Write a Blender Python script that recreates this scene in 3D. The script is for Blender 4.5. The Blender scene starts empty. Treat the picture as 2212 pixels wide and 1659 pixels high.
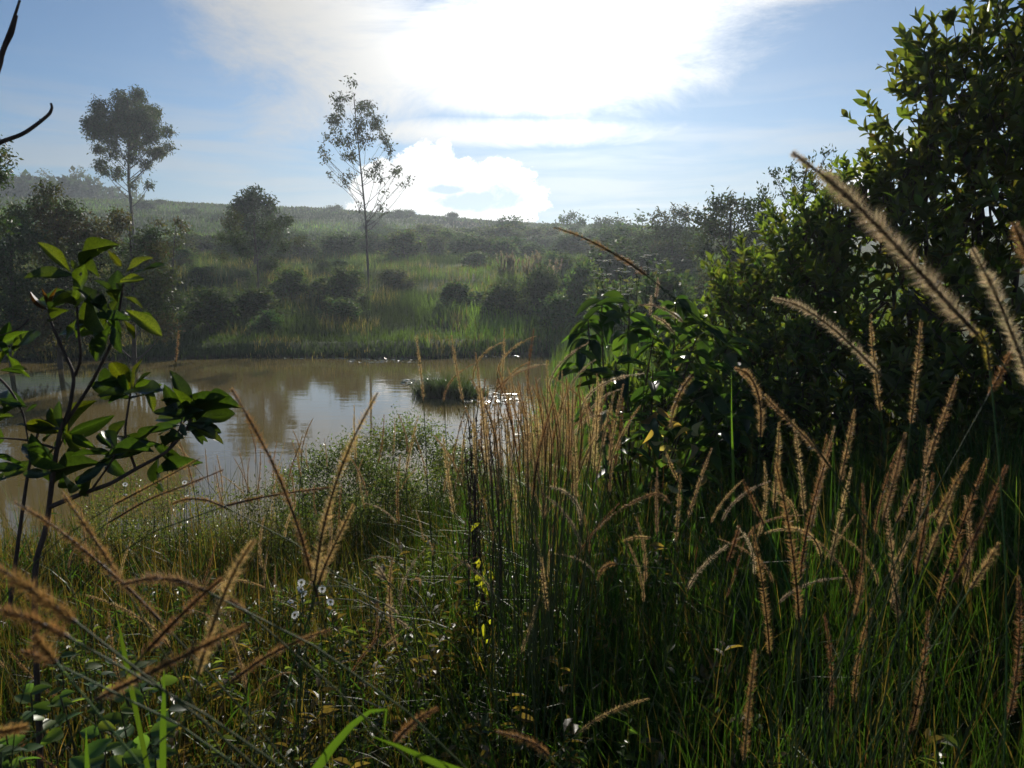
import bpy, math, random
import numpy as np
from mathutils import Vector, Matrix

# ------------------------------------------------------------------ scene, camera, light
SC = bpy.context.scene
COL = SC.collection
RNG = np.random.default_rng(11)
random.seed(5)
R = math.radians

F = 1671.0            # focal length in the 2212 x 1659 measuring frame
PITCH = R(7.8)
CAMZ = 3.2
SUN_AZ, SUN_EL = R(4.5), R(21.0)
SUN_DIR = Vector((math.sin(SUN_AZ) * math.cos(SUN_EL), math.cos(SUN_AZ) * math.cos(SUN_EL), math.sin(SUN_EL)))

cam_d = bpy.data.cameras.new('camera')
cam = bpy.data.objects.new('camera', cam_d)
COL.objects.link(cam)
cam.location = (0, 0, CAMZ)
cam.rotation_euler = (math.pi / 2 - PITCH, 0, 0)
cam_d.sensor_width = 36
cam_d.lens = 36 * F / 2212
cam_d.clip_start = 0.05
cam_d.clip_end = 3000
cam_d.dof.use_dof = True
cam_d.dof.focus_distance = 6.0
cam_d.dof.aperture_fstop = 11
SC.camera = cam

SC.view_settings.view_transform = 'Standard'
SC.view_settings.look = 'None'
SC.view_settings.exposure = 0.0
SC.view_settings.gamma = 1
SC.view_settings.use_curve_mapping = False
SC.render.engine = 'CYCLES'
SC.cycles.use_denoising = True
SC.cycles.use_adaptive_sampling = True
SC.cycles.adaptive_threshold = 0.018
SC.cycles.max_bounces = 6
SC.cycles.diffuse_bounces = 3
SC.cycles.glossy_bounces = 2
SC.cycles.transmission_bounces = 3
SC.cycles.volume_bounces = 0
SC.cycles.transparent_max_bounces = 4
SC.cycles.caustics_reflective = False
SC.cycles.caustics_refractive = False
SC.cycles.sample_clamp_indirect = 6
SC.cycles.sample_clamp_direct = 0

sun_d = bpy.data.lights.new('sun', 'SUN')
sun_d.energy = 5.0
sun_d.angle = R(0.6)
sun_d.color = (1.0, 0.93, 0.82)
sun = bpy.data.objects.new('sun', sun_d)
COL.objects.link(sun)
sun.rotation_euler = (-SUN_DIR).to_track_quat('-Z', 'Y').to_euler()
sun.location = SUN_DIR * 200


class NT:
    """tiny node-tree writer"""
    def __init__(self, tree):
        self.t = tree
        tree.nodes.clear()

    def n(self, kind, **kw):
        nd = self.t.nodes.new(kind)
        for k, v in kw.items():
            setattr(nd, k, v)
        return nd

    def put(self, sock, v):
        if isinstance(v, bpy.types.NodeSocket):
            self.t.links.new(v, sock)
        elif isinstance(v, (tuple, list)) and len(v) == 3 and sock.type == 'RGBA':
            sock.default_value = (*v, 1)
        else:
            sock.default_value = v

    def m(self, op, a, b=0.0, c=None, clamp=False):
        nd = self.n('ShaderNodeMath', operation=op, use_clamp=clamp)
        self.put(nd.inputs[0], a)
        self.put(nd.inputs[1], b)
        if c is not None:
            self.put(nd.inputs[2], c)
        return nd.outputs[0]

    def mix(self, f, a, b, blend='MIX'):
        nd = self.n('ShaderNodeMix', data_type='RGBA', blend_type=blend)
        self.put(nd.inputs[0], f)
        self.put(nd.inputs[6], a)
        self.put(nd.inputs[7], b)
        return nd.outputs[2]

    def noise(self, vec, scale, detail=4, rough=0.5, dist=0.0, out=0):
        nd = self.n('ShaderNodeTexNoise')
        if vec is not None:
            self.put(nd.inputs['Vector'], vec)
        nd.inputs['Scale'].default_value = scale
        nd.inputs['Detail'].default_value = detail
        nd.inputs['Roughness'].default_value = rough
        nd.inputs['Distortion'].default_value = dist
        return nd.outputs[out]

    def smooth(self, v, a, b):
        nd = self.n('ShaderNodeMapRange', interpolation_type='SMOOTHSTEP')
        self.put(nd.inputs[0], v)
        nd.inputs[1].default_value = a
        nd.inputs[2].default_value = b
        return nd.outputs[0]

    def xyz(self, x, y, z):
        nd = self.n('ShaderNodeCombineXYZ')
        for i, v in enumerate((x, y, z)):
            self.put(nd.inputs[i], v)
        return nd.outputs[0]


def build_world():
    w = bpy.data.worlds.new('World')
    SC.world = w
    w.use_nodes = True
    w.cycles.sampling_method = 'MANUAL'
    w.cycles.sample_map_resolution = 256
    N = NT(w.node_tree)
    out = N.n('ShaderNodeOutputWorld')
    bg = N.n('ShaderNodeBackground')
    bg.inputs[1].default_value = 0.07
    N.t.links.new(bg.outputs[0], out.inputs[0])
    sky = N.n('ShaderNodeTexSky', sky_type='NISHITA')
    sky.sun_disc = False
    sky.sun_elevation = SUN_EL
    sky.sun_rotation = SUN_AZ
    sky.altitude = 1200
    sky.air_density = 1.1
    sky.dust_density = 0.25
    sky.ozone_density = 3.0
    tc = N.n('ShaderNodeTexCoord')
    sep = N.n('ShaderNodeSeparateXYZ')
    N.put(sep.inputs[0], tc.outputs['Generated'])
    x, y, z = sep.outputs
    dot = N.n('ShaderNodeVectorMath', operation='DOT_PRODUCT')
    N.put(dot.inputs[0], tc.outputs['Generated'])
    dot.inputs[1].default_value = SUN_DIR
    s = N.m('MAXIMUM', dot.outputs['Value'], 0.0)
    # cloud scatters the sun's light forward: the nearer to the sun, the brighter the cloud
    halo = N.m('ADD', N.m('MULTIPLY', N.m('POWER', s, 60.0), 22.0), N.m('MULTIPLY', N.m('POWER', s, 14.0), 3.2))
    az = N.m('ARCTAN2', x, y)
    el = N.m('ARCSINE', z)
    def blob(a0, e0, wa, we, tilt=0.0):
        a = N.m('SUBTRACT', az, R(a0))
        e = N.m('SUBTRACT', el, R(e0))
        if tilt:
            e = N.m('SUBTRACT', e, N.m('MULTIPLY', a, tilt))
        da = N.m('DIVIDE', a, R(wa))
        de = N.m('DIVIDE', e, R(we))
        return N.m('SUBTRACT', 1.0, N.m('ADD', N.m('MULTIPLY', da, da), N.m('MULTIPLY', de, de)))
    def top(items):
        r = None
        for it in items:
            b = blob(*it)
            r = b if r is None else N.m('MAXIMUM', r, b)
        return N.m('MAXIMUM', r, -1.5)
    # high cirrus: warped streaks, thick over the sun, thin wisps elsewhere
    zz = N.m('ADD', N.m('MAXIMUM', z, 0.0), 0.16)
    flat = N.xyz(N.m('DIVIDE', x, zz), N.m('MULTIPLY', N.m('DIVIDE', y, zz), 0.8), 3.7)
    c1 = N.noise(flat, 1.7, 8, 0.70, 0.7)
    c1 = N.m('MULTIPLY', N.m('SUBTRACT', c1, 0.5), 4.4)
    bank = top([(6.5, 23.5, 14, 10.5), (20, 19.9, 13, 2.4, 0.10), (-9, 14.2, 9, 3.6, 0.3), (-13.5, 17, 8, 5), (0, 10.2, 12, 1.0), (5, 16, 11.5, 5), (1, 12.6, 9, 1.4)])
    cir = N.smooth(N.m('ADD', N.m('MULTIPLY', bank, 1.35), c1), -0.8, 1.6)
    # pale streaks low in the air
    low_n = N.noise(N.xyz(N.m('MULTIPLY', az, 1.6), N.m('MULTIPLY', el, 15.0), 5.0), 2.2, 4, 0.55, 0.4)
    low = N.m('MULTIPLY', N.smooth(low_n, 0.38, 0.68), N.smooth(el, R(15), R(8)))
    thin = N.m('MAXIMUM', cir, N.m('MULTIPLY', low, 0.42))
    # dusty white-blue air above the skyline
    haze = N.m('MULTIPLY', N.smooth(el, R(11), R(2)), 0.85)
    col = N.mix(haze, N.mix(1.0, sky.outputs[0], (0.68, 0.86, 1.0), 'MULTIPLY'), (3.0, 4.3, 5.6))
    hb = N.n('ShaderNodeVectorMath', operation='SCALE')
    N.put(hb.inputs[0], (1.0, 0.985, 0.96))
    N.put(hb.inputs['Scale'], N.m('ADD', 6.2, halo))
    col = N.mix(thin, col, hb.outputs[0])
    au = N.n('ShaderNodeVectorMath', operation='SCALE')
    N.put(au.inputs[0], (0.92, 0.97, 1.0))
    N.put(au.inputs['Scale'], N.m('ADD', N.m('MULTIPLY', N.m('POWER', s, 90.0), 2.0), N.m('MULTIPLY', N.m('POWER', s, 10.0), 0.8)))
    col = N.mix(1.0, col, au.outputs[0], 'ADD')
    # heaped cumulus near the skyline
    cn = N.noise(N.xyz(N.m('MULTIPLY', az, 10.0), N.m('MULTIPLY', el, 12.0), 1.3), 2.0, 6, 0.66, 0.1)
    cn = N.m('MULTIPLY', N.m('SUBTRACT', cn, 0.5), 3.6)
    shapes = top([(-5.6, 6.0, 4.0, 3.4), (-0.6, 6.0, 3.2, 2.6), (-9.0, 5.6, 3.0, 2.6), (23.8, 6.2, 1.6, 1.3), (-15.0, 4.2, 1.6, 0.6), (60, 6, 9, 3), (-70, 5, 12, 3), (130, 6, 20, 4), (-140, 6, 16, 4)])
    cmask = N.smooth(N.m('ADD', N.m('MULTIPLY', shapes, 1.2), cn), 0.0, 0.32)
    dark = top([(-2.4, 5.5, 3.2, 0.8, 0.02), (-0.4, 5.9, 1.6, 1.0), (-4.6, 6.3, 1.5, 0.4), (-7.6, 4.3, 1.1, 0.5)])
    under = N.smooth(N.m('ADD', dark, N.m('MULTIPLY', cn, 0.9)), -0.25, 0.8)
    cb = N.n('ShaderNodeVectorMath', operation='SCALE')
    N.put(cb.inputs[0], (1.0, 0.99, 0.97))
    N.put(cb.inputs['Scale'], N.m('ADD', 12.5, halo))
    col = N.mix(N.m('MULTIPLY', cmask, 0.95), col, cb.outputs[0])
    col = N.mix(N.m('MULTIPLY', under, 0.9), col, (5.4, 7.8, 9.6))
    N.put(bg.inputs[0], col)


build_world()


# ------------------------------------------------------------------ helpers
def P(px, py, d):
    """world point seen at measuring-frame pixel (px, py), d metres ahead"""
    x = (px - 1106) / F
    up = (829.5 - py) / F
    fy = math.cos(PITCH) + up * math.sin(PITCH)
    fz = -math.sin(PITCH) + up * math.cos(PITCH)
    k = d / fy
    return np.array((x * k, d, CAMZ + fz * k))


def lerp_tab(v, xs, ys):
    return np.interp(v, xs, ys)


def sstep(a, b, v):
    t = np.clip((v - a) / (b - a), 0, 1)
    return t * t * (3 - 2 * t)


def vnoise(x, y, seed=0):
    """cheap smooth value noise, arrays in, 0..1 out"""
    x = np.asarray(x, float); y = np.asarray(y, float)
    xi = np.floor(x).astype(np.int64); yi = np.floor(y).astype(np.int64)
    fx = x - xi; fy = y - yi
    fx = fx * fx * (3 - 2 * fx); fy = fy * fy * (3 - 2 * fy)
    def h(a, b):
        n = (a * 374761393 + b * 668265263 + seed * 144665) & 0x7fffffff
        n = ((n ^ (n >> 13)) * 1274126177) & 0x7fffffff
        return ((n ^ (n >> 16)) & 0xffff) / 65535.0
    return (h(xi, yi) * (1 - fx) + h(xi + 1, yi) * fx) * (1 - fy) + (h(xi, yi + 1) * (1 - fx) + h(xi + 1, yi + 1) * fx) * fy


def fbm(x, y, seed=0, o=4):
    s, a, t = 0, 1, 0
    for k in range(o):
        s = s + a * vnoise(np.asarray(x) * 2 ** k, np.asarray(y) * 2 ** k, seed + k * 7)
        t += a
        a *= 0.5
    return s / t


def shore(x, y):
    """metres inside (+) or outside (-) the pond"""
    x = np.asarray(x, float); y = np.asarray(y, float)
    wob = (fbm(x * 0.45, y * 0.45, 3, 4) - 0.5) * 2.6
    yn = lerp_tab(x, [-60, -25, -10, -4, -1, 0.4, 1.4, 3], [12, 9.8, 7.6, 7.3, 8.0, 10.8, 15.5, 24])
    yf = lerp_tab(x, [-60, -30, -18, -8, -4, 0, 5], [27, 28, 30, 31.6, 31.0, 32.2, 32.5])
    xr = lerp_tab(y, [8, 13, 20, 30, 34], [0.0, 0.4, 0.95, 2.0, 2.6])
    return np.minimum(np.minimum(y - yn, yf - y), xr - x) + wob * 0.5


FAR_Y = [30, 33, 38, 48, 58, 66, 90, 130, 175, 205, 240, 330, 700]
FAR_Z = [0.0, 0.3, 0.85, 2.2, 3.5, 4.4, 6.0, 10.2, 16.4, 18.8, 17.5, 10.0, 8.0]


def ground_z(x, y):
    x = np.asarray(x, float); y = np.asarray(y, float)
    s = shore(x, y)
    near = lerp_tab(y, [-5, 1.5, 3.5, 6, 9, 14, 26, 34], [1.65, 1.6, 1.5, 1.05, 0.6, 0.55, 0.6, 0.5])
    near = near + 0.28 * sstep(1.0, 4.0, x) * sstep(40, 6, y)
    side = lerp_tab(x / np.maximum(y, 30), [-0.7, -0.45, -0.2, 0.0, 0.25, 0.7], [1.24, 1.18, 1.04, 0.93, 0.80, 0.80])
    far = lerp_tab(y, FAR_Y, FAR_Z) * np.where(y > 60, 1 + (side - 1) * sstep(60, 150, y), 1)
    t = np.where(y > 26, np.maximum(far, np.where(y < 34, near, 0)), near)
    out = np.maximum(-s, 0)
    z = np.minimum(t, 0.03 + 0.42 * out)
    z = z + (fbm(x * 0.5, y * 0.5, 9, 3) - 0.5) * np.clip(out * 0.12, 0, 0.22)
    z = z + (fbm(x * 0.03, y * 0.03, 19, 3) - 0.5) * np.clip((y - 60) * 0.03, 0, 2.0)
    # wooded hill, far on the left
    hx = (x + 213) / 98.0; hy = (y - 290) / 80.0
    hill = 22.0 * np.clip(1 - np.abs(hx) ** 3.2, 0, 1) * np.clip(1 - hy * hy, 0, 1) ** 0.6
    z = np.where(hill > 0, np.maximum(z, 9 + hill), z)
    return np.where(s > 0, -0.06 - np.clip(s, 0, 4) * 0.2, z)


def gz(x, y):
    return float(ground_z(np.array([x]), np.array([y]))[0])


class MB:
    """collects shapes; build() links them as ONE mesh object"""
    def __init__(self):
        self.v, self.f, self.c, self.n = [], {}, [], 0

    def add(self, verts, faces, col):
        verts = np.asarray(verts, float).reshape(-1, 3)
        for arr in faces:
            arr = np.asarray(arr, np.int64)
            if arr.size:
                self.f.setdefault(arr.shape[1], []).append(arr + self.n)
        col = np.asarray(col, float)
        if col.ndim == 1:
            col = np.tile(col, (len(verts), 1))
        self.v.append(verts); self.c.append(col); self.n += len(verts)

    def tube(self, pts, radii, col, sides=6):
        pts = np.asarray(pts, float)
        n = len(pts)
        radii = np.broadcast_to(np.asarray(radii, float), (n,))
        tan = np.gradient(pts, axis=0)
        tan /= np.linalg.norm(tan, axis=1)[:, None] + 1e-9
        ref = np.array((0.31, 0.9, 0.28)) if abs(tan[0][1]) < 0.8 else np.array((0.9, 0.1, 0.3))
        a = np.cross(tan, ref); a /= np.linalg.norm(a, axis=1)[:, None] + 1e-9
        b = np.cross(tan, a)
        th = np.linspace(0, 2 * math.pi, sides, endpoint=False)
        ring = pts[:, None] + radii[:, None, None] * (np.cos(th)[None, :, None] * a[:, None] + np.sin(th)[None, :, None] * b[:, None])
        i = np.arange(n - 1)[:, None] * sides; j = np.arange(sides)[None]
        j2 = (j + 1) % sides
        q = np.stack([i + j, i + j2, i + sides + j2, i + sides + j], -1).reshape(-1, 4)
        self.add(ring.reshape(-1, 3), [q], col)

    def scatter(self, tmpl, pos, xdir, ndir, size, width, cols):
        """copies of a leaf template: x along xdir, normal near ndir"""
        tv, tf = tmpl
        X = xdir / (np.linalg.norm(xdir, axis=1)[:, None] + 1e-9)
        Y = np.cross(ndir, X); Y /= np.linalg.norm(Y, axis=1)[:, None] + 1e-9
        Z = np.cross(X, Y)
        n, k = len(pos), len(tv)
        size = np.broadcast_to(np.asarray(size, float), (n,))[:, None, None]
        width = np.broadcast_to(np.asarray(width, float), (n,))[:, None, None]
        V = pos[:, None] + size * (tv[None, :, 0:1] * X[:, None] + width * tv[None, :, 1:2] * Y[:, None] + tv[None, :, 2:3] * Z[:, None])
        off = (np.arange(n) * k)[:, None, None]
        self.add(V.reshape(-1, 3), [(tf[None] + off).reshape(-1, tf.shape[1])], np.repeat(cols, k, axis=0))

    def mesh(self, name, mat, origin=(0, 0, 0), smooth=False):
        me = bpy.data.meshes.new(name)
        V = np.concatenate(self.v) - np.asarray(origin)
        me.vertices.add(len(V))
        me.vertices.foreach_set('co', V.astype(np.float32).ravel())
        loops, starts, tot = [], [], 0
        for k, arrs in self.f.items():
            a = np.concatenate(arrs)
            loops.append(a.ravel())
            starts.append(tot + np.arange(len(a)) * k)
            tot += a.size
        loops = np.concatenate(loops).astype(np.int32)
        starts = np.concatenate(starts).astype(np.int32)
        me.loops.add(len(loops))
        me.loops.foreach_set('vertex_index', loops)
        me.polygons.add(len(starts))
        me.polygons.foreach_set('loop_start', starts)
        me.polygons.foreach_set('use_smooth', np.full(len(starts), smooth))
        me.update(calc_edges=True)
        me.validate()
        C = np.concatenate(self.c)
        at = me.color_attributes.new('tint', 'FLOAT_COLOR', 'POINT')
        at.data.foreach_set('color', np.concatenate([C, np.ones((len(C), 1))], 1).astype(np.float32).ravel())
        me.materials.append(mat)
        return me

    def build(self, name, mat, parent=None, origin=(0, 0, 0), smooth=False):
        return link(name, self.mesh(name, mat, origin, smooth), parent)


def link(name, me, parent=None):
    o = bpy.data.objects.new(name, me)
    COL.objects.link(o)
    if parent is not None:
        o.parent = parent
    return o


def tag(o, label=None, cat=None, group=None, kind=None):
    for k, v in (('label', label), ('category', cat), ('group', group), ('kind', kind)):
        if v:
            o[k] = v
    return o


def thing(name, loc, label, cat, group=None):
    o = bpy.data.objects.new(name, None)
    COL.objects.link(o)
    o.location = Vector([float(c) for c in loc])
    o.empty_display_size = 0.1
    return tag(o, label, cat, group, 'thing')


def copy_tree(root, loc, rz=0.0, scale=1.0, label=None, group=None):
    r = root.copy()
    COL.objects.link(r)
    r.location = Vector([float(c) for c in loc]); r.rotation_euler = (0, 0, rz)
    r.scale = (scale,) * 3 if np.isscalar(scale) else scale
    if label: r['label'] = label
    if group: r['group'] = group
    for ch in root.children:
        c = ch.copy(); COL.objects.link(c); c.parent = r
    return r


def leaf_shape(kind='lance', n=5, fold=0.12, curl=0.12, serr=0.0):
    """leaf of length 1 along x, half-width 0.5 at most along y"""
    t = np.linspace(0, 1, n + 1)
    if kind == 'lance':
        w = np.sin(np.pi * t ** 0.85) ** 0.9
    elif kind == 'obovate':
        w = np.sin(np.pi * t ** 1.45) ** 0.75
    else:
        w = np.sin(np.pi * t ** 0.65) ** 0.8
    w = np.clip(w, 0.03, 1) * 0.5
    if serr:
        w = w * (1 + serr * np.where(np.arange(n + 1) % 2 == 0, 1, -1))
    w[0] = 0.03; w[-1] = 0.02
    z = -curl * t ** 2
    mid = np.stack([t, 0 * t, z], 1)
    le = np.stack([t, w, z + fold * w * 2], 1)
    ri = np.stack([t, -w, z + fold * w * 2], 1)
    V = np.concatenate([mid, le, ri])
    q = []
    m = n + 1
    for i in range(n):
        q.append((i, i + 1, m + i + 1, m + i))
        q.append((i, 2 * m + i, 2 * m + i + 1, i + 1))
    return V, np.array(q)


DIAMOND = (np.array([(0, 0, 0), (0.45, 0.5, 0.06), (1, 0, -0.08), (0.45, -0.5, 0.06)]), np.array([(0, 3, 2, 1)]))


def rand_unit(n):
    v = RNG.normal(size=(n, 3))
    return v / (np.linalg.norm(v, axis=1)[:, None] + 1e-9)


def jitter_col(c, n, amt=0.25, hue=0.12):
    c = np.asarray(c)
    b = np.exp(RNG.normal(0, amt, (n, 1)))
    h = 1 + RNG.normal(0, hue, (n, 3))
    return np.clip(c * b * h, 0.002, 0.9)


# ------------------------------------------------------------------ materials
def foliage(name, trans=0.4, tcol=(3.0, 3.2, 1.0), rough=0.45, spec=0.5, grain=0.0):
    m = bpy.data.materials.new(name)
    m.use_nodes = True
    N = NT(m.node_tree)
    out = N.n('ShaderNodeOutputMaterial')
    at = N.n('ShaderNodeAttribute', attribute_name='tint')
    oi = N.n('ShaderNodeObjectInfo')
    hsv = N.n('ShaderNodeHueSaturation')
    N.put(hsv.inputs['Color'], at.outputs['Color'])
    N.put(hsv.inputs['Value'], N.m('ADD', 0.72, N.m('MULTIPLY', oi.outputs['Random'], 0.56)))
    N.put(hsv.inputs['Hue'], N.m('ADD', 0.485, N.m('MULTIPLY', oi.outputs['Random'], 0.03)))
    col = hsv.outputs[0]
    if grain:
        tc = N.n('ShaderNodeTexCoord')
        g = N.noise(tc.outputs['Object'], grain, 5, 0.6)
        col = N.mix(N.smooth(g, 0.35, 0.75), col, (0.35, 0.5, 0.4), 'MULTIPLY')
    pr = N.n('ShaderNodeBsdfPrincipled')
    N.put(pr.inputs['Base Color'], col)
    pr.inputs['Roughness'].default_value = rough
    pr.inputs['Specular IOR Level'].default_value = spec
    tr = N.n('ShaderNodeBsdfTranslucent')
    N.put(tr.inputs['Color'], N.mix(1.0, col, (*tcol,), 'MULTIPLY'))
    mx = N.n('ShaderNodeMixShader')
    mx.inputs[0].default_value = trans
    N.t.links.new(pr.outputs[0], mx.inputs[1])
    N.t.links.new(tr.outputs[0], mx.inputs[2])
    if grain:          # insect holes and brown spots
        mp = N.n('ShaderNodeMapping')
        N.put(mp.inputs[0], tc.outputs['Object'])
        N.put(mp.inputs['Location'], N.xyz(N.m('MULTIPLY', oi.outputs['Random'], 40.0), 0.0, 0.0))
        hole = N.m('GREATER_THAN', N.noise(mp.outputs[0], 4.5, 3, 0.6), 0.70)
        tp = N.n('ShaderNodeBsdfTransparent')
        mh = N.n('ShaderNodeMixShader')
        N.put(mh.inputs[0], hole)
        N.t.links.new(mx.outputs[0], mh.inputs[1])
        N.t.links.new(tp.outputs[0], mh.inputs[2])
        mx = mh
    N.t.links.new(mx.outputs[0], out.inputs[0])
    return m


def bark(name, c1, c2, scale=20):
    m = bpy.data.materials.new(name)
    m.use_nodes = True
    N = NT(m.node_tree)
    out = N.n('ShaderNodeOutputMaterial')
    tc = N.n('ShaderNodeTexCoord')
    mp = N.n('ShaderNodeMapping')
    mp.inputs['Scale'].default_value = (1, 1, 0.25)
    N.put(mp.inputs[0], tc.outputs['Object'])
    g = N.noise(mp.outputs[0], scale, 6, 0.65)
    pr = N.n('ShaderNodeBsdfPrincipled')
    N.put(pr.inputs['Base Color'], N.mix(N.smooth(g, 0.3, 0.7), c1, c2))
    pr.inputs['Roughness'].default_value = 0.8
    bp = N.n('ShaderNodeBump')
    bp.inputs['Strength'].default_value = 0.6
    bp.inputs['Distance'].default_value = 0.01
    N.put(bp.inputs['Height'], g)
    N.put(pr.inputs['Normal'], bp.outputs[0])
    N.t.links.new(pr.outputs[0], out.inputs[0])
    return m


def ground_mat():
    m = bpy.data.materials.new('meadow_ground')
    m.use_nodes = True
    N = NT(m.node_tree)
    out = N.n('ShaderNodeOutputMaterial')
    geo = N.n('ShaderNodeNewGeometry')
    pos = geo.outputs['Position']
    big = N.noise(pos, 0.035, 5, 0.6)
    mid = N.noise(pos, 0.6, 6, 0.65)
    fine = N.noise(pos, 7.0, 6, 0.7)
    grass = N.mix(N.smooth(big, 0.35, 0.65), (0.05, 0.085, 0.020), (0.075, 0.10, 0.028))
    grass = N.mix(N.m('MULTIPLY', N.smooth(mid, 0.4, 0.75), 0.6), grass, (0.035, 0.055, 0.018))
    grass = N.mix(N.m('MULTIPLY', N.smooth(fine, 0.4, 0.8), 0.5), grass, (0.09, 0.10, 0.035))
    sep = N.n('ShaderNodeSeparateXYZ')
    N.put(sep.inputs[0], pos)
    near = N.smooth(sep.outputs[1], 30.0, 12.0)
    soil = N.mix(fine, (0.02, 0.016, 0.01), (0.05, 0.04, 0.022))
    colr = N.mix(near, grass, soil)
    # bare reddish cut in the slope
    red_n = N.noise(pos, 0.06, 4, 0.55)
    xr = N.m('ABSOLUTE', N.m('SUBTRACT', sep.outputs[0], -15.0))
    red = N.m('MULTIPLY', N.smooth(red_n, 0.5, 0.62), N.m('MULTIPLY', N.smooth(sep.outputs[1], 120.0, 150.0), N.smooth(xr, 14.0, 5.0)))
    colr = N.mix(N.m('MULTIPLY', red, 0.75), colr, (0.20, 0.12, 0.06))
    mud = N.smooth(sep.outputs[2], 0.22, 0.02)
    colr = N.mix(mud, colr, (0.045, 0.036, 0.02))
    pr = N.n('ShaderNodeBsdfPrincipled')
    N.put(pr.inputs['Base Color'], colr)
    pr.inputs['Roughness'].default_value = 0.9
    pr.inputs['Specular IOR Level'].default_value = 0.1
    bp = N.n('ShaderNodeBump')
    bp.inputs['Strength'].default_value = 1.0
    bp.inputs['Distance'].default_value = 0.35
    N.put(bp.inputs['Height'], N.m('ADD', mid, N.m('MULTIPLY', fine, 0.4)))
    N.put(pr.inputs['Normal'], bp.outputs[0])
    N.t.links.new(pr.outputs[0], out.inputs[0])
    return m


def water_mat():
    m = bpy.data.materials.new('muddy_water')
    m.use_nodes = True
    N = NT(m.node_tree)
    out = N.n('ShaderNodeOutputMaterial')
    geo = N.n('ShaderNodeNewGeometry')
    pos = geo.outputs['Position']
    mp = N.n('ShaderNodeMapping')
    mp.inputs['Scale'].default_value = (0.7, 2.2, 1)
    N.put(mp.inputs[0], pos)
    silt = N.noise(pos, 0.12, 4, 0.5)
    pr = N.n('ShaderNodeBsdfPrincipled')
    N.put(pr.inputs['Base Color'], N.mix(silt, (0.175, 0.125, 0.042), (0.22, 0.165, 0.06)))
    pr.inputs['Roughness'].default_value = 0.035
    pr.inputs['IOR'].default_value = 1.33
    r1 = N.noise(mp.outputs[0], 1.3, 3, 0.5)
    r2 = N.noise(mp.outputs[0], 7.0, 2, 0.5)
    patch = N.smooth(N.noise(pos, 0.25, 3, 0.5), 0.42, 0.62)
    bp = N.n('ShaderNodeBump')
    bp.inputs['Strength'].default_value = 1.0
    bp.inputs['Distance'].default_value = 0.0035
    N.put(bp.inputs['Height'], N.m('ADD', r1, N.m('MULTIPLY', N.m('MULTIPLY', r2, 0.12), patch)))
    N.put(pr.inputs['Normal'], bp.outputs[0])
    N.t.links.new(pr.outputs[0], out.inputs[0])
    return m


M_GROUND = ground_mat()
M_WATER = water_mat()
M_GRASS = foliage('grass_blade', 0.48, (2.2, 2.5, 0.7), 0.5, 0.3)
M_FARGRASS = foliage('far_grass', 0.45, (2.0, 2.1, 0.9), 0.6, 0.3)
M_LEAF = foliage('leaf', 0.46, (3.3, 3.3, 1.0), 0.40, 0.36)
M_BIGLEAF = foliage('leathery_leaf', 0.36, (3.4, 3.2, 0.5), 0.38, 0.4, grain=30)
M_TREE = foliage('tree_leaf', 0.25, (1.9, 2.1, 0.7), 0.52, 0.35)
M_FAR = foliage('distant_leaf', 0.34, (2.0, 2.2, 1.0), 0.65, 0.25)
M_BRISTLE = foliage('bristle', 0.55, (1.5, 1.35, 1.1), 0.5, 0.3)
M_PETAL = foliage('petal', 0.45, (1.0, 1.0, 0.95), 0.6, 0.3)
M_STEM = foliage('green_stem', 0.1, (1.5, 1.6, 0.8), 0.6, 0.2)
M_BARK = bark('grey_bark', (0.035, 0.028, 0.022), (0.11, 0.09, 0.07))
M_TWIG = bark('brown_twig', (0.035, 0.02, 0.013), (0.10, 0.06, 0.04), 60)


# ------------------------------------------------------------------ setting: ground, pond
def axis(breaks):
    out = []
    for a, b, step in breaks:
        out.append(np.arange(a, b, step))
    return np.concatenate(out + [np.array([breaks[-1][1]])])


def build_ground():
    xs = axis([(-700, -160, 12), (-160, -40, 4), (-40, -12, 1.0), (-12, 8, 0.35), (8, 40, 1.0), (40, 160, 4), (160, 700, 12)])
    ys = axis([(-40, 0, 2), (0, 36, 0.35), (36, 80, 1.0), (80, 360, 3.5), (360, 800, 20)])
    gx, gy = np.meshgrid(xs, ys)
    z = ground_z(gx.ravel(), gy.ravel())
    V = np.stack([gx.ravel(), gy.ravel(), z], 1)
    nx, ny = len(xs), len(ys)
    i = (np.arange(ny - 1)[:, None] * nx + np.arange(nx - 1)[None]).ravel()
    q = np.stack([i, i + 1, i + nx + 1, i + nx], 1)
    mb = MB(); mb.add(V, [q], (1, 1, 1))
    tag(mb.build('ground', M_GROUND, smooth=True), kind='structure')
    w = MB()
    xs2 = np.linspace(-70, 8, 40); ys2 = np.linspace(5, 36, 20)
    gx, gy = np.meshgrid(xs2, ys2)
    V = np.stack([gx.ravel(), gy.ravel(), 0 * gx.ravel()], 1)
    i = (np.arange(19)[:, None] * 40 + np.arange(39)[None]).ravel()
    w.add(V, [np.stack([i, i + 1, i + 41, i + 40], 1)], (1, 1, 1))
    tag(w.build('water', M_WATER, smooth=True), kind='structure')


build_ground()


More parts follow.
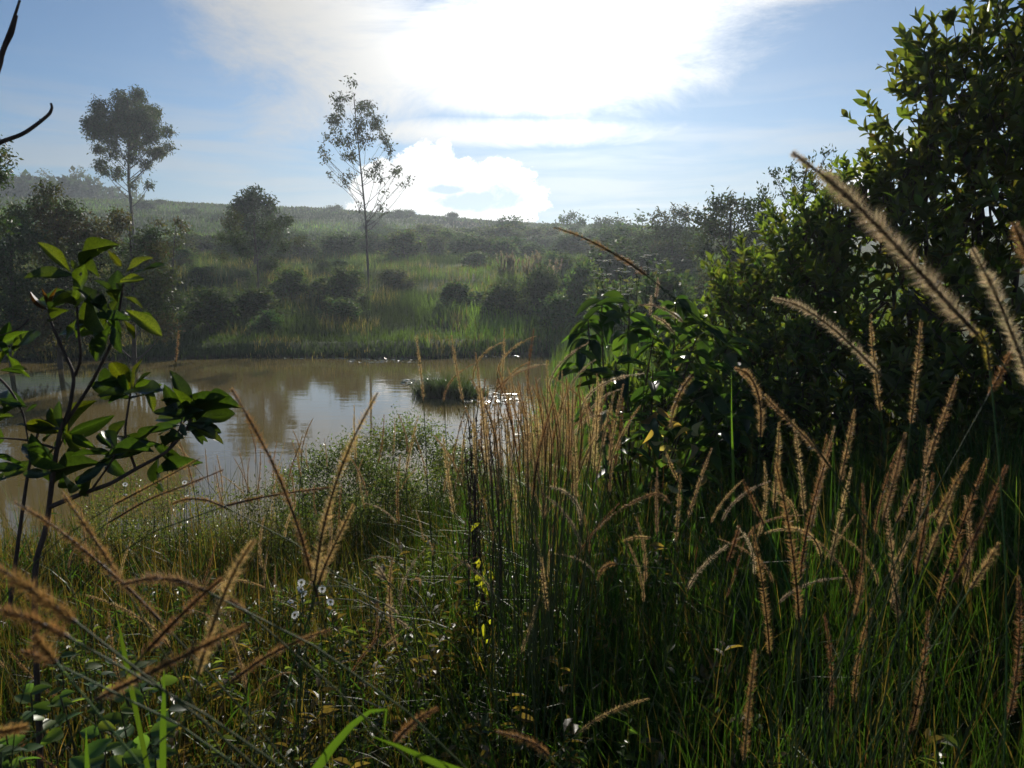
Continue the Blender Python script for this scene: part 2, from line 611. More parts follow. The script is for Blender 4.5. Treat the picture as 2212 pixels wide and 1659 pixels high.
# ------------------------------------------------------------------ grass
def blades(mb, bx, by, bz, h, w, lean, az, cols, segs=4, face=None, droop=0.5):
    """grass blades: bases, heights, widths, lean amount (fraction of height), lean azimuth"""
    n = len(bx)
    t = np.linspace(0, 1, segs + 1)
    dx, dy = np.cos(az), np.sin(az)
    if face is None:
        face = RNG.uniform(0, np.pi, n)
    sx, sy = np.cos(face), np.sin(face)
    off = lean[:, None] * h[:, None] * t[None] ** 2
    zz = h[:, None] * (t[None] - droop * lean[:, None] * t[None] ** 3 * 0.8)
    cx = bx[:, None] + dx[:, None] * off
    cy = by[:, None] + dy[:, None] * off
    cz = bz[:, None] + zz
    ww = 0.5 * w[:, None] * (1 - t[None] ** 2.2)
    ww[:, -1] = 0.02 * w
    L = np.stack([cx - sx[:, None] * ww, cy - sy[:, None] * ww, cz], -1)
    Rr = np.stack([cx + sx[:, None] * ww, cy + sy[:, None] * ww, cz], -1)
    V = np.stack([L, Rr], 2).reshape(n, -1, 3)
    k = 2 * (segs + 1)
    f = np.array([(2 * i, 2 * i + 1, 2 * i + 3, 2 * i + 2) for i in range(segs)])
    F_ = (f[None] + (np.arange(n) * k)[:, None, None]).reshape(-1, 4)
    mb.add(V.reshape(-1, 3), [F_], np.repeat(cols, k, 0))


def near_top(x, y):
    """how high the foreground sward stands"""
    r = x / np.maximum(y, 1.0)
    h = lerp_tab(y, [1.2, 2.0, 3.0, 4.5, 7.0, 10, 14, 30], [0.40, 0.55, 0.78, 0.95, 0.90, 0.65, 0.7, 0.6])
    side = lerp_tab(r, [-0.7, -0.4, -0.2, -0.02, 0.1, 0.4, 0.7], [0.54, 0.52, 0.42, 0.70, 0.92, 1.05, 1.1])
    return h * side


def build_near_grass():
    mb = MB()
    n = 125000
    nt = 5200                                   # tussocks
    ty = 1.1 + 8.4 * RNG.random(nt) ** 1.2
    tx = RNG.uniform(-1, 1, nt) * (0.72 * ty + 0.5)
    tb = RNG.uniform(0.6, 1.25, nt)
    own = RNG.integers(0, nt, n * 2)
    loose = RNG.random(n * 2) < 0.45
    y = np.where(loose, 1.1 + 8.6 * RNG.random(n * 2) ** 1.25, ty[own] + RNG.normal(0, .035, n * 2))
    x = np.where(loose, RNG.uniform(-1, 1, n * 2) * (0.72 * y + 0.5), tx[own] + RNG.normal(0, .035, n * 2))
    keep = shore(x, y) < 0.35 * RNG.random(n * 2)
    dens = fbm(x * 1.3, y * 1.3, 31, 3)
    keep &= dens > RNG.uniform(0.2, 0.55, n * 2)
    sel = np.nonzero(keep)[0][:n]
    x, y, dens, own, loose = x[sel], y[sel], dens[sel], own[sel], loose[sel]
    m = len(x)
    z = np.maximum(ground_z(x, y), -0.1) - 0.02
    h = near_top(x, y) * RNG.uniform(0.45, 1.12, m) * (0.75 + 0.5 * fbm(x * 0.7, y * 0.7, 55, 2))
    w = RNG.uniform(0.003, 0.0075, m) * (1 + 0.05 * y) * np.where(RNG.random(m) < .12, RNG.uniform(1.6, 2.6, m), 1)
    h = h * np.where(loose, 1, tb[own])
    lean = np.where(loose, np.abs(RNG.normal(0.15, 0.15, m)), np.abs(RNG.normal(0.32, 0.24, m)))
    az = np.where(loose, RNG.uniform(0, 2 * np.pi, m), np.arctan2(y - ty[own], x - tx[own]) + RNG.normal(0, .5, m))
    g = np.where(loose, RNG.random(m), np.clip(RNG.random(nt)[own] + RNG.normal(0, .12, m), 0, 1))
    patch = fbm(x * 0.9 + 7, y * 0.9, 77, 3)
    cols = np.where((g < 0.70)[:, None], np.array((0.028, 0.058, 0.013)), np.where((g < 0.88)[:, None], np.array((0.05, 0.07, 0.018)), np.array((0.10, 0.068, 0.03))))
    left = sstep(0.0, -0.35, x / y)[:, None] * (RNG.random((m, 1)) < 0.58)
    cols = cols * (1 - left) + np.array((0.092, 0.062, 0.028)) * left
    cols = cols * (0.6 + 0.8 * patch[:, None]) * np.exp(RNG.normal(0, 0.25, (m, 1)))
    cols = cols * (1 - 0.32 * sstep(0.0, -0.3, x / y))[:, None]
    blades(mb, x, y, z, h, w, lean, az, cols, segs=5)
    # flopped and crossing blades
    k = 5000
    y = 1.3 + 6.5 * RNG.random(k); x = RNG.uniform(-1, 1, k) * (0.72 * y + 0.4)
    ok = shore(x, y) < 0
    x, y = x[ok], y[ok]; k = len(x)
    z = ground_z(x, y)
    h = near_top(x, y) * RNG.uniform(0.7, 1.15, k)
    blades(mb, x, y, z, h, RNG.uniform(0.005, 0.010, k), RNG.uniform(0.5, 1.2, k), RNG.uniform(0, 6.3, k),
           jitter_col((0.07, 0.13, 0.03), k, 0.3), segs=6, droop=0.55)
    # right bank of the pond, beyond the near sward
    k = 26000
    y = RNG.uniform(9.0, 34, k); x = RNG.uniform(-2.0, 12, k)
    s = shore(x, y)
    ok = (s < 0.3 * RNG.random(k)) & (x < 0.3 * y + 1)
    x, y = x[ok], y[ok]; k = len(x)
    z = np.maximum(ground_z(x, y), -0.05)
    blades(mb, x, y, z, RNG.uniform(0.35, 0.95, k) * (0.5 + fbm(x * .5, y * .5, 8, 2)), RNG.uniform(0.010, 0.02, k), np.abs(RNG.normal(0.15, 0.15, k)), RNG.uniform(0, 6.3, k),
           jitter_col((0.06, 0.095, 0.025), k, 0.35), segs=3)
    # matted dead blades
    k = 6000
    y = 1.2 + 7.0 * RNG.random(k); x = RNG.uniform(-1, 1, k) * (0.72 * y + 0.4)
    ok = (shore(x, y) < 0) & (fbm(x * 0.9 + 11, y * 0.9, 47, 3) > RNG.uniform(.35, .62, k))
    x, y = x[ok], y[ok]; k = len(x)
    blades(mb, x, y, ground_z(x, y), near_top(x, y) * RNG.uniform(0.45, 0.95, k), RNG.uniform(0.004, 0.011, k), RNG.uniform(0.6, 1.3, k), RNG.uniform(0, 6.3, k),
           jitter_col((0.13, 0.095, 0.05), k, 0.35), segs=6, droop=0.6)
    # sparse tall stalks and rushes standing along and in the near water's edge
    k = 15000
    y = RNG.uniform(4.5, 12.5, k); x = RNG.uniform(-0.72, 0.05, k) * y
    s_ = shore(x, y)
    ok = (s_ < 1.1 * RNG.random(k)) & (s_ > -2.6) & (fbm(x * 0.9, y * 0.9, 81, 3) > RNG.uniform(.34, .72, k))
    x, y = x[ok], y[ok]; k = len(x)
    blades(mb, x, y, np.maximum(ground_z(x, y), -.15), RNG.uniform(0.45, 1.2, k), RNG.uniform(0.004, 0.008, k), np.abs(RNG.normal(0.15, 0.2, k)), RNG.uniform(0, 6.3, k),
           np.where((RNG.random(k) < .5)[:, None], jitter_col((0.035, 0.045, 0.02), k, .3), jitter_col((0.11, 0.08, 0.04), k, .3)), segs=4, droop=.6)
    # dry stalks, leaning every way
    k = 9000
    y = 1.3 + 7.5 * RNG.random(k); x = RNG.uniform(-1, 1, k) * (0.72 * y + 0.4)
    ok = (shore(x, y) < 0) & (fbm(x * 1.1, y * 1.1, 44, 3) + 0.25 * sstep(0.1, -0.4, x / y) > RNG.uniform(.35, .7, k))
    x, y = x[ok], y[ok]; k = len(x)
    blades(mb, x, y, ground_z(x, y), near_top(x, y) * RNG.uniform(0.7, 1.35, k), RNG.uniform(0.0018, 0.0035, k) * (1 + .1 * y), np.abs(RNG.normal(0.3, 0.35, k)), RNG.uniform(0, 6.3, k),
           jitter_col((0.12, 0.08, 0.04), k, 0.35), segs=4, droop=.5)
    o = mb.build('meadow_grass', M_GRASS)
    tag(o, 'dense green and straw-coloured grass filling the near bank', 'grass', kind='stuff')


def build_far_grass():
    mb = MB()
    n = 130000
    y = 27.5 + 50 * RNG.random(n) ** 1.3
    x = RNG.uniform(-0.74, 0.5, n) * y
    s = shore(x, y)
    ok = s < 0.5 * RNG.random(n) ** 2
    ok &= fbm(x * 0.25, y * 0.25, 14, 3) > RNG.uniform(0.15, 0.5, n)
    x, y, s = x[ok], y[ok], s[ok]; m = len(x)
    z = np.maximum(ground_z(x, y), -0.02)
    clump = fbm(x * 0.33, y * 0.33, 41, 4)
    tall = sstep(0.0, 8, -s)
    h = (0.06 + 0.34 * fbm(x * 1.1, y * 1.1, 65, 3) ** 1.5 + 1.25 * tall * clump ** 1.4 + 0.10 * RNG.random(m)) * RNG.uniform(0.6, 1.2, m)
    w = RNG.uniform(0.02, 0.045, m)
    lean = np.abs(RNG.normal(0.2, 0.15, m))
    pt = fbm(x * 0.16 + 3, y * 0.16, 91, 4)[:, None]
    bright = sstep(-0.25, -0.02, x / y)[:, None]  # sunlight on the middle and right of the bank put into the blade colour
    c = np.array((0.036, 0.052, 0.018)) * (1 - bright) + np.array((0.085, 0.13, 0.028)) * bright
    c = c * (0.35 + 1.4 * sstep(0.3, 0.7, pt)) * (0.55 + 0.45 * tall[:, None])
    straw = (fbm(x * 0.4, y * 0.4, 23, 3)[:, None] > 0.57) * (RNG.random((m, 1)) < 0.55)
    c = np.where(straw, np.array((0.13, 0.105, 0.05)), c) * np.exp(RNG.normal(0, 0.28, (m, 1)))
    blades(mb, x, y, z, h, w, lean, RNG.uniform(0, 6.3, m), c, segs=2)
    o = mb.build('bank_grass', M_FARGRASS)
    tag(o, 'rough grass and weeds covering the far bank of the pond', 'grass', kind='stuff')
    # low crop rows showing along the hill's edge
    mb = MB()
    n = 5200
    ang = RNG.uniform(-0.66, 0.34, n)
    y = RNG.uniform(170, 214, n); x = ang * y
    z = ground_z(x, y)
    s = RNG.uniform(0.35, 1.0, n)
    d = rand_unit(n); d[:, 2] = np.abs(d[:, 2]) + 0.6
    mb.scatter(DIAMOND, np.stack([x, y, z], 1), d, rand_unit(n), s, 0.6, jitter_col((0.05, 0.07, 0.025), n, 0.3))
    n = 70000
    y = 72 + 146 * RNG.random(n); x = RNG.uniform(-0.68, 0.42, n) * y
    z = ground_z(x, y)
    c = jitter_col((0.045, 0.07, 0.02), n, 0.25) * (0.15 + 1.7 * sstep(.25, .75, fbm(x * 0.045, y * 0.03, 61, 4)))[:, None]
    blades(mb, x, y, z, RNG.uniform(0.25, 0.7, n), RNG.uniform(0.10, 0.3, n), np.abs(RNG.normal(0.2, .2, n)), RNG.uniform(0, 6.3, n), c, segs=2)
    o = mb.build('hillside_weeds', M_FAR)
    tag(o, 'low scattered weeds dotting the grassy hillside and its skyline', 'weeds', kind='stuff')


def build_undergrowth():
    mb = MB()
    tm = leaf_shape('lance', 3, .12, .2)
    k = 3600
    y = 1.4 + 7.0 * RNG.random(k) ** 1.2; x = RNG.uniform(-1, 1, k) * (0.72 * y + 0.4)
    ok = (shore(x, y) < -0.2) & (fbm(x * 0.8 + 3, y * 0.8, 71, 3) > RNG.uniform(.38, .62, k))
    x, y = x[ok], y[ok]; k = len(x)
    z = ground_z(x, y); h = near_top(x, y) * RNG.uniform(.4, 1.0, k)
    az = RNG.uniform(0, 6.3, k); ln = RNG.uniform(0, .35, k)
    blades(mb, x, y, z, h, np.full(k, .004), ln, az, jitter_col((0.05, 0.05, 0.022), k, .3), segs=4, droop=.4)
    kind = RNG.random(k)
    for j in range(16):
        t = 0.25 + 0.75 * (j + RNG.random(k)) / 16
        pos = np.stack([x + np.cos(az) * ln * h * t ** 2, y + np.sin(az) * ln * h * t ** 2, z + h * (t - .32 * ln * t ** 3)], 1)
        a = RNG.uniform(0, 6.3, k)
        d = np.stack([np.cos(a), np.sin(a), RNG.uniform(-.35, .7, k)], 1)
        c = np.where((kind < .5)[:, None], (0.04, 0.068, 0.02), np.where((kind < .8)[:, None], (0.06, 0.078, 0.026), (0.10, 0.07, 0.032)))
        mb.scatter(tm, pos, d, np.array((0, 0, 1.0)) + RNG.normal(0, .4, (k, 3)), RNG.uniform(.018, .045, k) * (0.7 + kind), .4, c * np.exp(RNG.normal(0, .25, (k, 1))))
    tag(mb.build('undergrowth', M_LEAF), 'small leafy weeds growing all through the near grass', 'weeds', kind='stuff')


build_near_grass()
build_undergrowth()
build_far_grass()


# ------------------------------------------------------------------ trees and shrubs
def limb(mb, a, b, r0, r1, col=(1, 1, 1), sides=5, sag=0.15, n=6):
    a, b = np.asarray(a), np.asarray(b)
    t = np.linspace(0, 1, n)[:, None]
    L = np.linalg.norm(b - a)
    mid = (a + b) / 2 + np.array((0, 0, -sag * L)) + RNG.normal(0, 0.05 * L, 3)
    pts = (1 - t) ** 2 * a + 2 * t * (1 - t) * mid + t ** 2 * b
    mb.tube(pts, np.linspace(r0, r1, n), col, sides)
    return pts


def blob_tree(name, label, cat, blobs, trunk, d, leaf, cols, density=1.0, width=0.42, mat=None, spread=0.5, group=None,
              trunk_r=0.12, droop=0.3, depth_k=0.9, limbs=True, bark_m=None, shape=None, start=0.15):
    """tree from clumps seen at (px, py, radius px) around a trunk polyline; clumps get real depth at random"""
    mat = mat or M_TREE
    k = d / F
    tp = np.array([P(px, py, d) for px, py in trunk])
    base = np.array((tp[0][0], d, gz(tp[0][0], d) - 0.15))
    if tp[0][2] > base[2] + 0.2:
        tp = np.vstack([base, tp])
    else:
        tp[0] = base
    seg = np.linspace(0, 1, len(tp))
    tt = np.linspace(0, 1, 18)
    tr = np.stack([np.interp(tt, seg, tp[:, i]) for i in range(3)], 1)
    root = thing(name, base, label, cat, group)
    wood, crown = MB(), MB()
    wood.tube(tr, np.linspace(trunk_r, trunk_r * 0.22, 18), (1, 1, 1), 8)
    xs = [b[0] for b in blobs]
    halfw = (max(xs) - min(xs)) / 2 * k + 1e-3
    for px, py, r in blobs:
        rm = r * k
        c = P(px, py, d)
        ax = np.interp(c[2], tr[:, 2], tr[:, 0])
        room = math.sqrt(max(0.04, 1 - min(1, ((c[0] - ax) / halfw) ** 2)))
        c[1] += RNG.uniform(-1, 1) * halfw * room * depth_k
        if limbs:
            dist = math.hypot(c[0] - ax, c[1] - d)
            hz = np.clip(c[2] - 0.9 * dist - rm * 0.6, tr[0][2] + start * (tr[-1][2] - tr[0][2]), tr[-1][2])
            a = np.array([np.interp(hz, tr[:, 2], tr[:, i]) for i in range(3)])
            frac = np.interp(hz, tr[:, 2], tt)
            r0 = max(trunk_r * (1 - 0.78 * frac) * 0.36, 0.3 * k)
            limb(wood, a, c, r0, r0 * 0.35, sides=5, sag=0.12)
            for _ in range(4):
                e = c + rand_unit(1)[0] * rm * 0.85
                s_ = a + (c - a) * RNG.uniform(0.55, 0.95)
                limb(wood, s_, e, r0 * 0.4, r0 * 0.12, sides=4, sag=0.05, n=4)
        n = max(22, int(density * 6.0 * rm * rm / (leaf * leaf * width * 0.5)))
        # small sprays within the clump
        ns = max(3, n // 14)
        sp = c + rand_unit(ns) * (rm * RNG.random((ns, 1)) ** 0.45) * np.array((1, 1, 0.85))
        pos = sp[RNG.integers(0, ns, n)] + RNG.normal(0, leaf * (0.2 + spread), (n, 3))
        dr = rand_unit(n) + np.array((0, 0, -droop))
        crown.scatter(shape or DIAMOND, pos, dr, rand_unit(n) + np.array((0, 0, 0.4)), leaf * RNG.uniform(0.65, 1.3, n), width, jitter_col(cols[RNG.integers(0, len(cols))], n, 0.25))
    wood.build('trunk', bark_m or M_BARK, root, base, True)
    crown.build('crown', mat, root, base)
    return root


OLIVE = [(0.060, 0.085, 0.030), (0.075, 0.085, 0.030), (0.05, 0.075, 0.028)]
BROWNISH = [(0.075, 0.085, 0.028), (0.10, 0.085, 0.035), (0.055, 0.075, 0.025)]
DARK = [(0.03, 0.05, 0.02), (0.04, 0.06, 0.022), (0.035, 0.055, 0.024)]

blob_tree('eucalyptus_tree', 'tall eucalyptus with a full rounded crown beside the wooded hill', 'tree',
          [(246, 203, 16), (290, 203, 17), (262, 225, 22), (300, 232, 20), (232, 232, 16), (215, 252, 16), (250, 262, 26), (290, 262, 26), (325, 255, 18),
           (340, 275, 14), (192, 262, 10), (200, 285, 16), (225, 288, 20), (265, 290, 22), (305, 292, 22), (335, 300, 18), (350, 310, 10), (350, 328, 8),
           (222, 322, 14), (250, 312, 12), (320, 320, 14), (345, 290, 14), (300, 345, 14), (318, 355, 13), (228, 358, 14), (215, 366, 9), (250, 372, 14),
           (300, 393, 9), (312, 405, 8), (270, 245, 22), (278, 275, 20), (268, 204, 15), (240, 245, 22), (312, 268, 22), (214, 272, 18), (332, 268, 16), (285, 312, 20), (246, 332, 13), (302, 322, 16), (262, 278, 24), (318, 240, 15)],
          [(287, 500), (283, 440), (277, 390), (279, 320), (279, 260), (275, 215)], 70, 0.27, [(0.05, 0.065, 0.026), (0.06, 0.068, 0.028), (0.042, 0.058, 0.024)], density=2.6, trunk_r=0.17, width=0.36, droop=0.6)

blob_tree('eucalyptus_tree', 'tall slender eucalyptus with a thin see-through crown against the white cloud', 'tree',
          [(768, 190, 10), (747, 202, 10), (765, 212, 15), (745, 228, 14), (785, 222, 12), (725, 230, 11), (720, 250, 14), (760, 248, 18), (800, 235, 14),
           (815, 255, 15), (795, 262, 16), (712, 268, 10), (740, 275, 16), (775, 285, 18), (820, 280, 14), (828, 300, 11), (698, 288, 9), (725, 300, 13),
           (760, 312, 14), (800, 310, 16), (832, 325, 9), (700, 325, 9), (715, 345, 7), (696, 345, 7), (708, 378, 7), (727, 376, 6), (745, 330, 11),
           (775, 345, 12), (815, 350, 11), (770, 385, 9), (800, 375, 10), (825, 375, 10), (850, 360, 8), (865, 378, 11), (886, 390, 7), (835, 397, 9),
           (760, 402, 8), (820, 405, 6), (820, 440, 8), (835, 455, 5), (762, 440, 4), (870, 398, 5)],
          [(797, 640), (793, 540), (790, 470), (783, 400), (775, 320), (768, 250), (764, 200)], 50, 0.21, [(0.07, 0.085, 0.05), (0.06, 0.075, 0.04)],
          density=1.0, trunk_r=0.085, width=0.42, droop=0.7)

blob_tree('round_tree', 'small dark round-topped tree rising above the hill line', 'tree',
          [(530, 428, 20), (556, 426, 20), (583, 438, 15), (512, 440, 10), (545, 445, 25), (575, 455, 18), (525, 460, 18), (542, 485, 26), (580, 488, 24), (508, 492, 20), (556, 520, 30), (600, 512, 18), (525, 530, 24)],
          [(552, 590), (551, 500), (550, 440)], 60, 0.3, DARK, density=2.2, trunk_r=0.13)
blob_tree('sparse_tree', 'thin open tree with glinting leaves on the far bank below the round tree', 'tree',
          [(500, 475, 26), (560, 490, 26), (605, 480, 22), (478, 515, 22), (522, 520, 26), (592, 530, 24), (642, 522, 13), (630, 480, 14), (556, 545, 20), (475, 555, 14), (600, 570, 16)],
          [(558, 620), (556, 560), (548, 500), (550, 470)], 42, 0.14, OLIVE, density=1.0, trunk_r=0.06)

blob_tree('leafy_tree', 'leafy tree at the edge of the picture under the bare twig', 'tree',
          [(5, 335, 20), (-10, 360, 35), (8, 378, 22), (-25, 320, 30), (-30, 420, 45), (-20, 480, 40)], [(-40, 780), (-36, 600), (-25, 400), (-15, 340)], 19, 0.11, OLIVE, density=0.9, trunk_r=0.12)
blob_tree('bank_shrub', 'tall shrub with a bright green top on the left bank', 'shrub',
          [(120, 420, 26), (90, 445, 32), (150, 452, 28), (110, 482, 46), (160, 495, 38), (90, 535, 55), (170, 555, 55), (130, 615, 70), (100, 690, 75), (170, 700, 60)],
          [(130, 785), (128, 650), (122, 450)], 27.5, 0.14, BROWNISH, density=1.5, trunk_r=0.12)
blob_tree('bank_shrub', 'dark olive shrub at the picture edge beside the muddy water', 'shrub',
          [(20, 465, 34), (48, 510, 42), (10, 560, 55), (40, 630, 64), (15, 700, 64), (60, 720, 50)],
          [(25, 790), (25, 600), (22, 480)], 26.0, 0.14, DARK + BROWNISH, density=1.6, trunk_r=0.1)
blob_tree('bank_shrub', 'broad brownish shrub behind the sapling beside the pond', 'shrub',
          [(268, 478, 28), (240, 510, 40), (308, 520, 40), (342, 548, 30), (280, 570, 55), (342, 605, 45), (255, 640, 64), (330, 660, 55), (245, 712, 54), (350, 705, 38)],
          [(290, 780), (288, 640), (280, 490)], 28.5, 0.14, BROWNISH, density=1.5, trunk_r=0.12)
blob_tree('bank_shrub', 'loose open shrub with glinting leaves before the grassy hill', 'shrub',
          [(388, 478, 16), (368, 500, 24), (405, 492, 16), (375, 535, 30), (345, 480, 16)], [(372, 640), (374, 560), (380, 490)], 35, 0.15, BROWNISH, density=0.5, trunk_r=0.06)

blob_tree('rounded_tree', 'broad rounded tree with a dense crown just behind the right shrub', 'tree',
          [(1540, 445, 26), (1580, 440, 26), (1620, 445, 26), (1520, 480, 32), (1570, 490, 46), (1630, 490, 46), (1515, 540, 34), (1570, 560, 50), (1640, 560, 50), (1540, 620, 50), (1610, 630, 55)],
          [(1575, 720), (1578, 600), (1578, 460)], 34, 0.22, OLIVE, density=1.3, trunk_r=0.2)
blob_tree('pale_tree', 'grey-green tree with spiky twigs at its top beside the rounded tree', 'tree',
          [(1448, 468, 24), (1478, 462, 18), (1430, 500, 28), (1470, 505, 34), (1412, 470, 13), (1440, 545, 36), (1485, 555, 30), (1390, 520, 24)],
          [(1450, 640), (1450, 560), (1455, 470)], 55, 0.26, OLIVE, density=1.2, trunk_r=0.15)
blob_tree('feathery_tree', 'dark upright tree with feathery twigs rising behind the big seed head', 'tree',
          [(1640, 418, 14), (1632, 440, 16), (1665, 405, 13), (1690, 370, 13), (1697, 395, 16), (1720, 360, 13), (1735, 385, 16), (1755, 345, 11), (1770, 340, 9), (1775, 370, 14),
           (1800, 362, 11), (1815, 350, 8), (1815, 385, 13), (1670, 440, 22), (1715, 425, 24), (1760, 410, 24), (1800, 415, 20), (1640, 470, 26), (1700, 480, 40), (1770, 480, 40)],
          [(1735, 700), (1732, 520), (1735, 400), (1745, 350)], 17, 0.085, DARK, density=0.75, trunk_r=0.06, droop=-0.9)
blob_tree('leafy_tree', 'small round tree standing alone on the hill line', 'tree',
          [(1100, 478, 14), (1080, 490, 18), (1122, 488, 18), (1100, 500, 28), (1075, 520, 22), (1130, 515, 24)], [(1102, 560), (1102, 490)], 110, 0.5, DARK, density=1.6, mat=M_FAR, trunk_r=0.2)
for lab, bl, tr_, d_ in (
    ('wide dome-shaped tree on the skyline with sky showing under its crown', [(1235, 468, 12), (1215, 478, 12), (1255, 476, 12), (1195, 495, 12), (1240, 495, 14)], [(1230, 530), (1232, 480)], 120),
    ('low flat-topped tree on the skyline next to the dome-shaped tree', [(1290, 490, 16), (1315, 480, 14), (1340, 480, 14), (1355, 490, 10), (1320, 505, 22)], [(1322, 540), (1322, 490)], 115),
    ('open-crowned skyline tree with a gap of sky in it', [(1385, 470, 9), (1375, 485, 8), (1402, 480, 9), (1372, 500, 10), (1400, 505, 12)], [(1388, 540), (1388, 480)], 95),
    ('dark tree on the hill line where the fine curved seed head ends', [(1172, 492, 8), (1185, 500, 14), (1165, 510, 10)], [(1178, 535), (1178, 500)], 120)):
    blob_tree('skyline_tree', lab, 'tree', bl, tr_, d_, 0.5, DARK, density=1.5, mat=M_FAR, trunk_r=0.16)


def shrub_proto(seed, tint, nleaf=3000, leaf=0.085):
    """unit shrub, 1 m high and about 1.2 m wide"""
    wood, cr = MB(), MB()
    for i in range(9):
        a = RNG.uniform(0, 6.28); r = RNG.uniform(0.15, 0.5)
        limb(wood, (0, 0, -0.03), (math.cos(a) * r, math.sin(a) * r, RNG.uniform(0.4, 0.85)), 0.018, 0.005, sides=4)
    nc = 17
    a = RNG.uniform(0, 6.28, nc); zc = RNG.uniform(0.12, 0.82, nc)
    rr = 0.5 * np.sqrt(RNG.random(nc)) * np.sqrt(np.clip(1.05 - zc, 0, 1))
    cc = np.stack([np.cos(a) * rr, np.sin(a) * rr, zc], 1)
    idx = RNG.integers(0, nc, nleaf)
    u = rand_unit(nleaf)
    pos = cc[idx] + u * (RNG.uniform(0.09, 0.25, (nc, 1))[idx] * RNG.random((nleaf, 1)) ** 0.45) * np.array((1, 1, 1.25))
    pos[:, 2] = np.maximum(pos[:, 2], 0.02)
    cl = jitter_col(tint, nleaf, 0.25) * (0.8 + 0.4 * RNG.random((nc, 1)))[idx]
    cr.scatter(DIAMOND, pos, rand_unit(nleaf) + u * 0.5, rand_unit(nleaf) + u, leaf * RNG.uniform(0.6, 1.3, nleaf), 0.6, cl)
    for _ in range(34):                      # shoots breaking the outline
        c0 = cc[RNG.integers(0, nc)]
        dr = rand_unit(1)[0] * 0.55 + np.array((c0[0], c0[1], 0.75)); dr /= np.linalg.norm(dr)
        L_ = RNG.uniform(0.22, 0.48); k = 16
        t = RNG.random(k)[:, None]
        pos = c0 + dr * t * L_ + RNG.normal(0, .022, (k, 3))
        cr.scatter(DIAMOND, pos, rand_unit(k) * .8 + dr, rand_unit(k), leaf * RNG.uniform(.5, 1.0, k), .5, jitter_col(tint, k, .25) * 1.15)
    return wood.mesh('stems', M_BARK), cr.mesh('crown', M_FAR)


SHRUBS = [shrub_proto(i, t) for i, t in enumerate([(0.05, 0.075, 0.03), (0.06, 0.08, 0.033), (0.045, 0.068, 0.032), (0.075, 0.085, 0.035), (0.055, 0.09, 0.036), (0.075, 0.11, 0.038), (0.09, 0.115, 0.042), (0.07, 0.095, 0.038)])]


def place_shrub(px, d, width, height, label, group=None, v=None):
    x = (px - 1106) / F * d / math.cos(PITCH)
    v = v if v is not None else int(RNG.integers(0, len(SHRUBS)))
    o = thing('bank_shrub', (x, d, gz(x, d) - 0.05), label, 'shrub', group)
    o.rotation_euler = (0, 0, RNG.uniform(0, 6.28))
    o.scale = (width / 1.1, width / 1.1, height)
    link('stems', SHRUBS[v][0], o); link('crown', SHRUBS[v][1], o)
    return o


for px, d, w, h, lab in (
    (742, 44, 3.0, 2.3, 'dark rounded shrub in the middle of the sunlit far bank'),
    (1165, 41, 2.4, 2.6, 'dark upright shrub below the pale grass plumes'),
    (1250, 40, 2.8, 2.8, 'dark blue-green shrub behind the white flower clusters'),
    (1085, 40, 2.8, 1.8, 'mid-green shrub at the right foot of the far bank'),
    (1205, 37, 2.6, 1.7, 'greyish low shrub before the two dark upright shrubs'),
    (640, 46, 3.0, 1.8, 'dull dark shrub left of the slender eucalyptus trunk'),
    (560, 40, 3.2, 1.6, 'low brownish shrub under the thin open tree'),
    (470, 36, 3.0, 2.0, 'dark shrub on the far bank beside the brownish shrub'),
    (860, 50, 2.6, 1.4, 'small green shrub on the bright grass right of the slender trunk'),
    (985, 43, 2.4, 1.5, 'soft green shrub among tall grass on the far bank'),
    (1330, 30, 3.2, 2.4, 'leafy shrub under the white flower clusters by the pond corner'),
    (1430, 26, 3.6, 2.6, 'broad shrub with glinting leaves behind the drooping plant')):
    place_shrub(px, d, w, h, lab, v=None if 'dark' in lab else int(RNG.choice([3, 5, 6, 7])))
G0 = 'small bushes dotted over the far bank'
for i in range(36):
    px = RNG.uniform(380, 1330); d = RNG.uniform(35, 66)
    if 770 < px < 1070 and RNG.random() < .7:
        continue
    place_shrub(px, d, RNG.uniform(1.2, 3.2), RNG.uniform(0.7, 1.7), 'small bush dotted among the grass of the far bank', G0, int(RNG.choice([3, 4, 5, 6, 7])))
G1 = 'dark shrubs along the foot of the hill'
for i, px in enumerate(np.linspace(330, 1330, 30)):
    d = 76 + RNG.uniform(-6, 12)
    place_shrub(px + RNG.uniform(-14, 14), d, RNG.uniform(3.5, 6.0), RNG.uniform(1.5, 2.8), 'dark shrub in the row at the foot of the hillside', G1)
G2 = 'scattered hillside bushes'
for i in range(22):
    px = RNG.uniform(820, 1480); d = RNG.uniform(92, 115)
    place_shrub(px, d, RNG.uniform(4.0, 7.0), RNG.uniform(1.4, 2.6), 'hazy bush scattered on the slope above the shrub row', G2)
for i in range(16):
    px = RNG.uniform(330, 1150); d = RNG.uniform(125, 185)
    place_shrub(px, d, RNG.uniform(3.0, 7.0), RNG.uniform(1.0, 2.2), 'small far bush on the open hillside below the skyline', 'far bushes on the open hillside')
G3 = 'shrubs filling the right slope under the skyline trees'
for i in range(16):
    px = RNG.uniform(1280, 1560); d = RNG.uniform(48, 90)
    place_shrub(px, d, RNG.uniform(3.0, 6.0), RNG.uniform(2.0, 3.8), 'hazy shrub on the slope below the skyline trees', G3)


